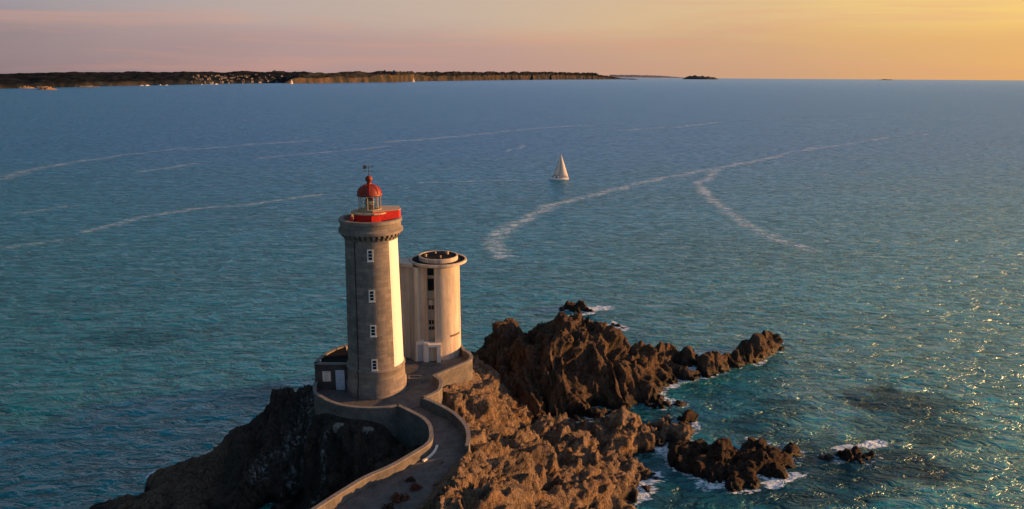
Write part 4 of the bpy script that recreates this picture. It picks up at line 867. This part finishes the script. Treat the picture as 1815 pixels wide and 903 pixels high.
# islets
def islet(px, py, wpx, hpx, label, seed, mt_='islet', group='rocky islets far out'):
    x, y, _ = P(px, py, 0); D = math.hypot(x, y); wd = wpx / F * D; H = hpx / F * D
    a = b_ = 60; gx = np.linspace(-wd / 2, wd / 2, a); gy = np.linspace(-wd / 4, wd / 4, b_); X, Y = [q.ravel() for q in np.meshgrid(gx, gy)]
    r_ = np.hypot(X / (wd / 2), Y / (wd / 4)); Z = H * (np.clip(1 - r_, 0, 1) ** .6) * (0.75 + .6 * fbm(X / wd * 7, Y / wd * 7, s=seed)) * 1.1 - H * .12
    me, _ = grid_mesh('islet', np.stack([X, Y, Z], 1), a, b_, Z > -H * .12); o = link('islet', me, M[mt_]); o.location = (x, y, 0); o.rotation_euler = (0, 0, -math.atan2(x, y)); return tag(o, label, 'islet', group)
M['islet'] = simple('islet_rock', (.07, .062, .055), .95, .4, .02); M['islet_tan'] = simple('islet_tan_rock', (.22, .15, .09), .95, .3, .05)
islet(1241, 141, 62, 11, 'dark rocky islet alone on the horizon right of the cliffs', 3)
islet(1122, 141.4, 18, 2.2, 'tiny low reef just off the tip of the cliffs', 4)
islet(1330 + 240, 142.2, 24, 1.6, 'barely visible low rock on the horizon far right', 5)
islet(84, 159.5, 28, 6, 'small tan rock islet close off the far left shore', 6, 'islet_tan')
# low tan bluffs along the left shore
for px, wpx, h, lab in ((45, 26, 5, 'short tan bluff at the very left of the far shore'), (75, 22, 4, 'tan bluff behind the small tan islet'), (155, 34, 3, 'thin tan beach bluff right of the small tan islet')):
    islet(px, np.interp(px, [0, 100, 200], [157.7, 155.8, 153.4]), wpx, h, lab, int(px), 'islet_tan', 'tan bluffs on the far left shore')

# town houses
def house(scale):
    bm = bmesh.new(); w_, d_, h_ = 7 * scale, 4.5 * scale, 5.5 * scale
    L = thing('house', 'x', 'house', group='pale houses of the far town')
    box(bm, -w_, w_, -d_, d_, -6, h_); bb = obj('wall', bm, M['house'], L)
    bm = bmesh.new(); A = [bm.verts.new(v) for v in [(-w_ - .4, -d_ - .4, h_ + .01), (w_ + .4, -d_ - .4, h_ + .01), (w_ + .4, d_ + .4, h_ + .01), (-w_ - .4, d_ + .4, h_ + .01), (-w_ - .4, 0, h_ + 4 * scale), (w_ + .4, 0, h_ + 4 * scale)]]
    for f in [(0, 1, 5, 4), (2, 3, 4, 5), (1, 2, 5), (3, 0, 4), (0, 3, 2, 1)]: bm.faces.new([A[i] for i in f])
    rf = obj('roof', bm, M['slate'], L)
    bm = bmesh.new(); box(bm, w_ * .6, w_ * .6 + 1.2, -.6, .6, h_ + 2 * scale, h_ + 5.4 * scale); obj('chimney', bm, M['house'], rf)
    return L
M['house'] = simple('house_white', (.17, .155, .14), .9, .15, .02); M['slate'] = simple('slate_roof', (.05, .05, .058), .8, .2, .05)
proto = house(1.0); rnd = random.Random(11); first = True
rnum, cnum = VL.shape[:2]
def copy_tree(o, parent=None):
    c_ = o.copy(); COL.objects.link(c_); c_.parent = parent
    for ch_ in o.children: copy_tree(ch_, c_)
    return c_
cnt = 0
while cnt < 95:
    px = rnd.choice([rnd.gauss(430, 45), rnd.gauss(395, 22), rnd.uniform(330, 515)])
    if not 322 < px < 520: continue
    ci = int(np.interp(px, XL, np.arange(cnum))); ri = rnd.choice([1, 2, 3, 4, 5, 6, 7, 8, 10, 11, 12, 13, 14])
    p = VL[ri, ci]
    if p[2] < 2: continue
    o = proto if first else copy_tree(proto); first = False
    o.location = p; o.rotation_euler = (0, 0, rnd.uniform(-.9, .9) - math.atan2(p[0], p[1])); sF = rnd.uniform(.5, 1.0); o.scale = (sF * rnd.uniform(.8, 1.5), sF, sF * .9)
    o['label'] = 'tiny pale house among the far town houses on the shore hillside'; cnt += 1
# fort and farm on the cliff top
def topat(V_, X_, px, row=8): ci = int(np.interp(px, X_, np.arange(V_.shape[1]))); return V_[row, ci]
def fort(px, wpx, hpx, label, V_, X_, row=9, towers=2):
    p = topat(V_, X_, px, row); D = math.hypot(p[0], p[1]); wd = wpx / F * D / 2; H = hpx / F * D
    L = thing('fort_building', label, 'building', tuple(p), -math.atan2(p[0], p[1])); bm = bmesh.new(); box(bm, -wd, wd, -wd * .5, wd * .5, -H, H); obj('wall', bm, M['fort'], L)
    for i in range(towers):
        bm = bmesh.new(); xx = -wd * .7 + i * wd * 1.3; box(bm, xx, xx + wd * .25, -wd * .15, wd * .15, H + .01, H * 1.7); obj('turret', bm, M['fort'], L)
M['fort'] = simple('fort_stone', (.06, .052, .05), .95, .2, .02)
fort(690, 24, 2.6, 'flat topped fort on the highest point of the far cliffs', VC, XC)
fort(780, 10, 1.6, 'small ruined building on the cliff top right of the fort', VR, XR, 9, 1)
fort(1052, 9, 2.6, 'dark blockhouse at the right end of the far cliffs', VR, XR, 9, 1)
fort(495, 20, 1.8, 'dark long building on the skyline behind the town', VL, XL, 20, 1)
# small far sails and moored boats
for px, py, h, lab in ((517, 148.8, 8, 'tiny white sailboat under the left nose of the far cliffs'), (733, 145.6, 7, 'tiny white sailboat off the middle of the far cliffs')):
    x, y, _ = P(px, py, 0); sailboat((x, y, 0), .9, h / F * math.hypot(x, y) / 13, lab, False)
for i, px in enumerate([252, 262, 284, 296, 358, 366, 375, 384]):
    py = np.interp(px, [200, 300, 380], [153.6, 151.7, 150.0]); x, y, _ = P(px, py, 0)
    bm = bmesh.new(); v8 = box(bm, -7, 7, -2.2, 2.2, -.3, 2.0); v8[1].co.x += -2; v8[2].co.x += -2
    v8[5].co.y *= .2; v8[6].co.y *= .2; v8[4].co.y *= .9
    if i == 0:
        L0 = thing('moored_boat', 'tiny white moored motorboat in the row off the far shore', 'boat', (x, y, 0), .3, 'white boats moored off the far shore')
        obj('hull', bm, M['hull'], L0); bm = bmesh.new(); box(bm, -3, 1.5, -1.5, 1.5, 2.01, 4.2); obj('cabin', bm, M['hull'], L0)
    else:
        bm.free(); o = copy_tree(L0); o.location = (x, y, 0); o.rotation_euler = (0, 0, .3 + .4 * math.sin(i * 2.1)); s1 = .8 + .3 * math.sin(i); o.scale = (s1, s1, s1)

# ---------------------------------------------------------------- scrub beside the path
def bush(px, py, z, s, label, colr, seed):
    rnd = random.Random(seed); bm = bmesh.new()
    for i in range(int(420 * s)):
        a = rnd.uniform(0, 2 * math.pi); el_ = rnd.uniform(0, 1.4); r_ = s * rnd.uniform(.5, 1) * (0.8 + .3 * math.sin(3 * a + seed))
        p = Vector((r_ * math.cos(a) * math.cos(el_), r_ * math.sin(a) * math.cos(el_) * .8, r_ * math.sin(el_) * .55)); q = Matrix.Rotation(rnd.uniform(0, 6), 4, Vector((rnd.random(), rnd.random(), rnd.random() + .1)).normalized())
        k_ = rnd.uniform(.06, .13); vs = [bm.verts.new(p + (q @ Vector(v_)) * k_) for v_ in ((-1, -.3, 0), (1, -.35, 0), (.9, .35, .2), (-1, .3, .1))]; bm.faces.new(vs)
    for i in range(8):
        a = rnd.uniform(0, 6.28); tube(bm, (0, 0, -.3), (s * .6 * math.cos(a), s * .6 * math.sin(a), s * .3), .02, 4)
    x, y, _ = P(px, py, z); o = obj('heather_bush', bm, colr); o.location = (x, y, z); tag(o, label, 'bush', 'low scrub beside the path')
M['scrub'] = simple('dry_scrub', (.07, .045, .03), .95, .4, 4); M['scrub_red'] = simple('rusty_scrub', (.14, .055, .03), .95, .4, 4)
bush(707, 886, 8.95, .95, 'rusty brown bush on the grey ground at the bottom of the path', M['scrub_red'], 1)
bush(737, 866, 8.95, .7, 'rusty heather tuft in the middle of the rough ground right of the path', M['scrub_red'], 2)
bush(728, 852, 8.95, .55, 'dark tuft just above the rusty heather beside the path', M['scrub'], 3)
bush(690, 900, 8.95, .6, 'dark tuft left of the rusty bush at the bottom of the path', M['scrub'], 4)
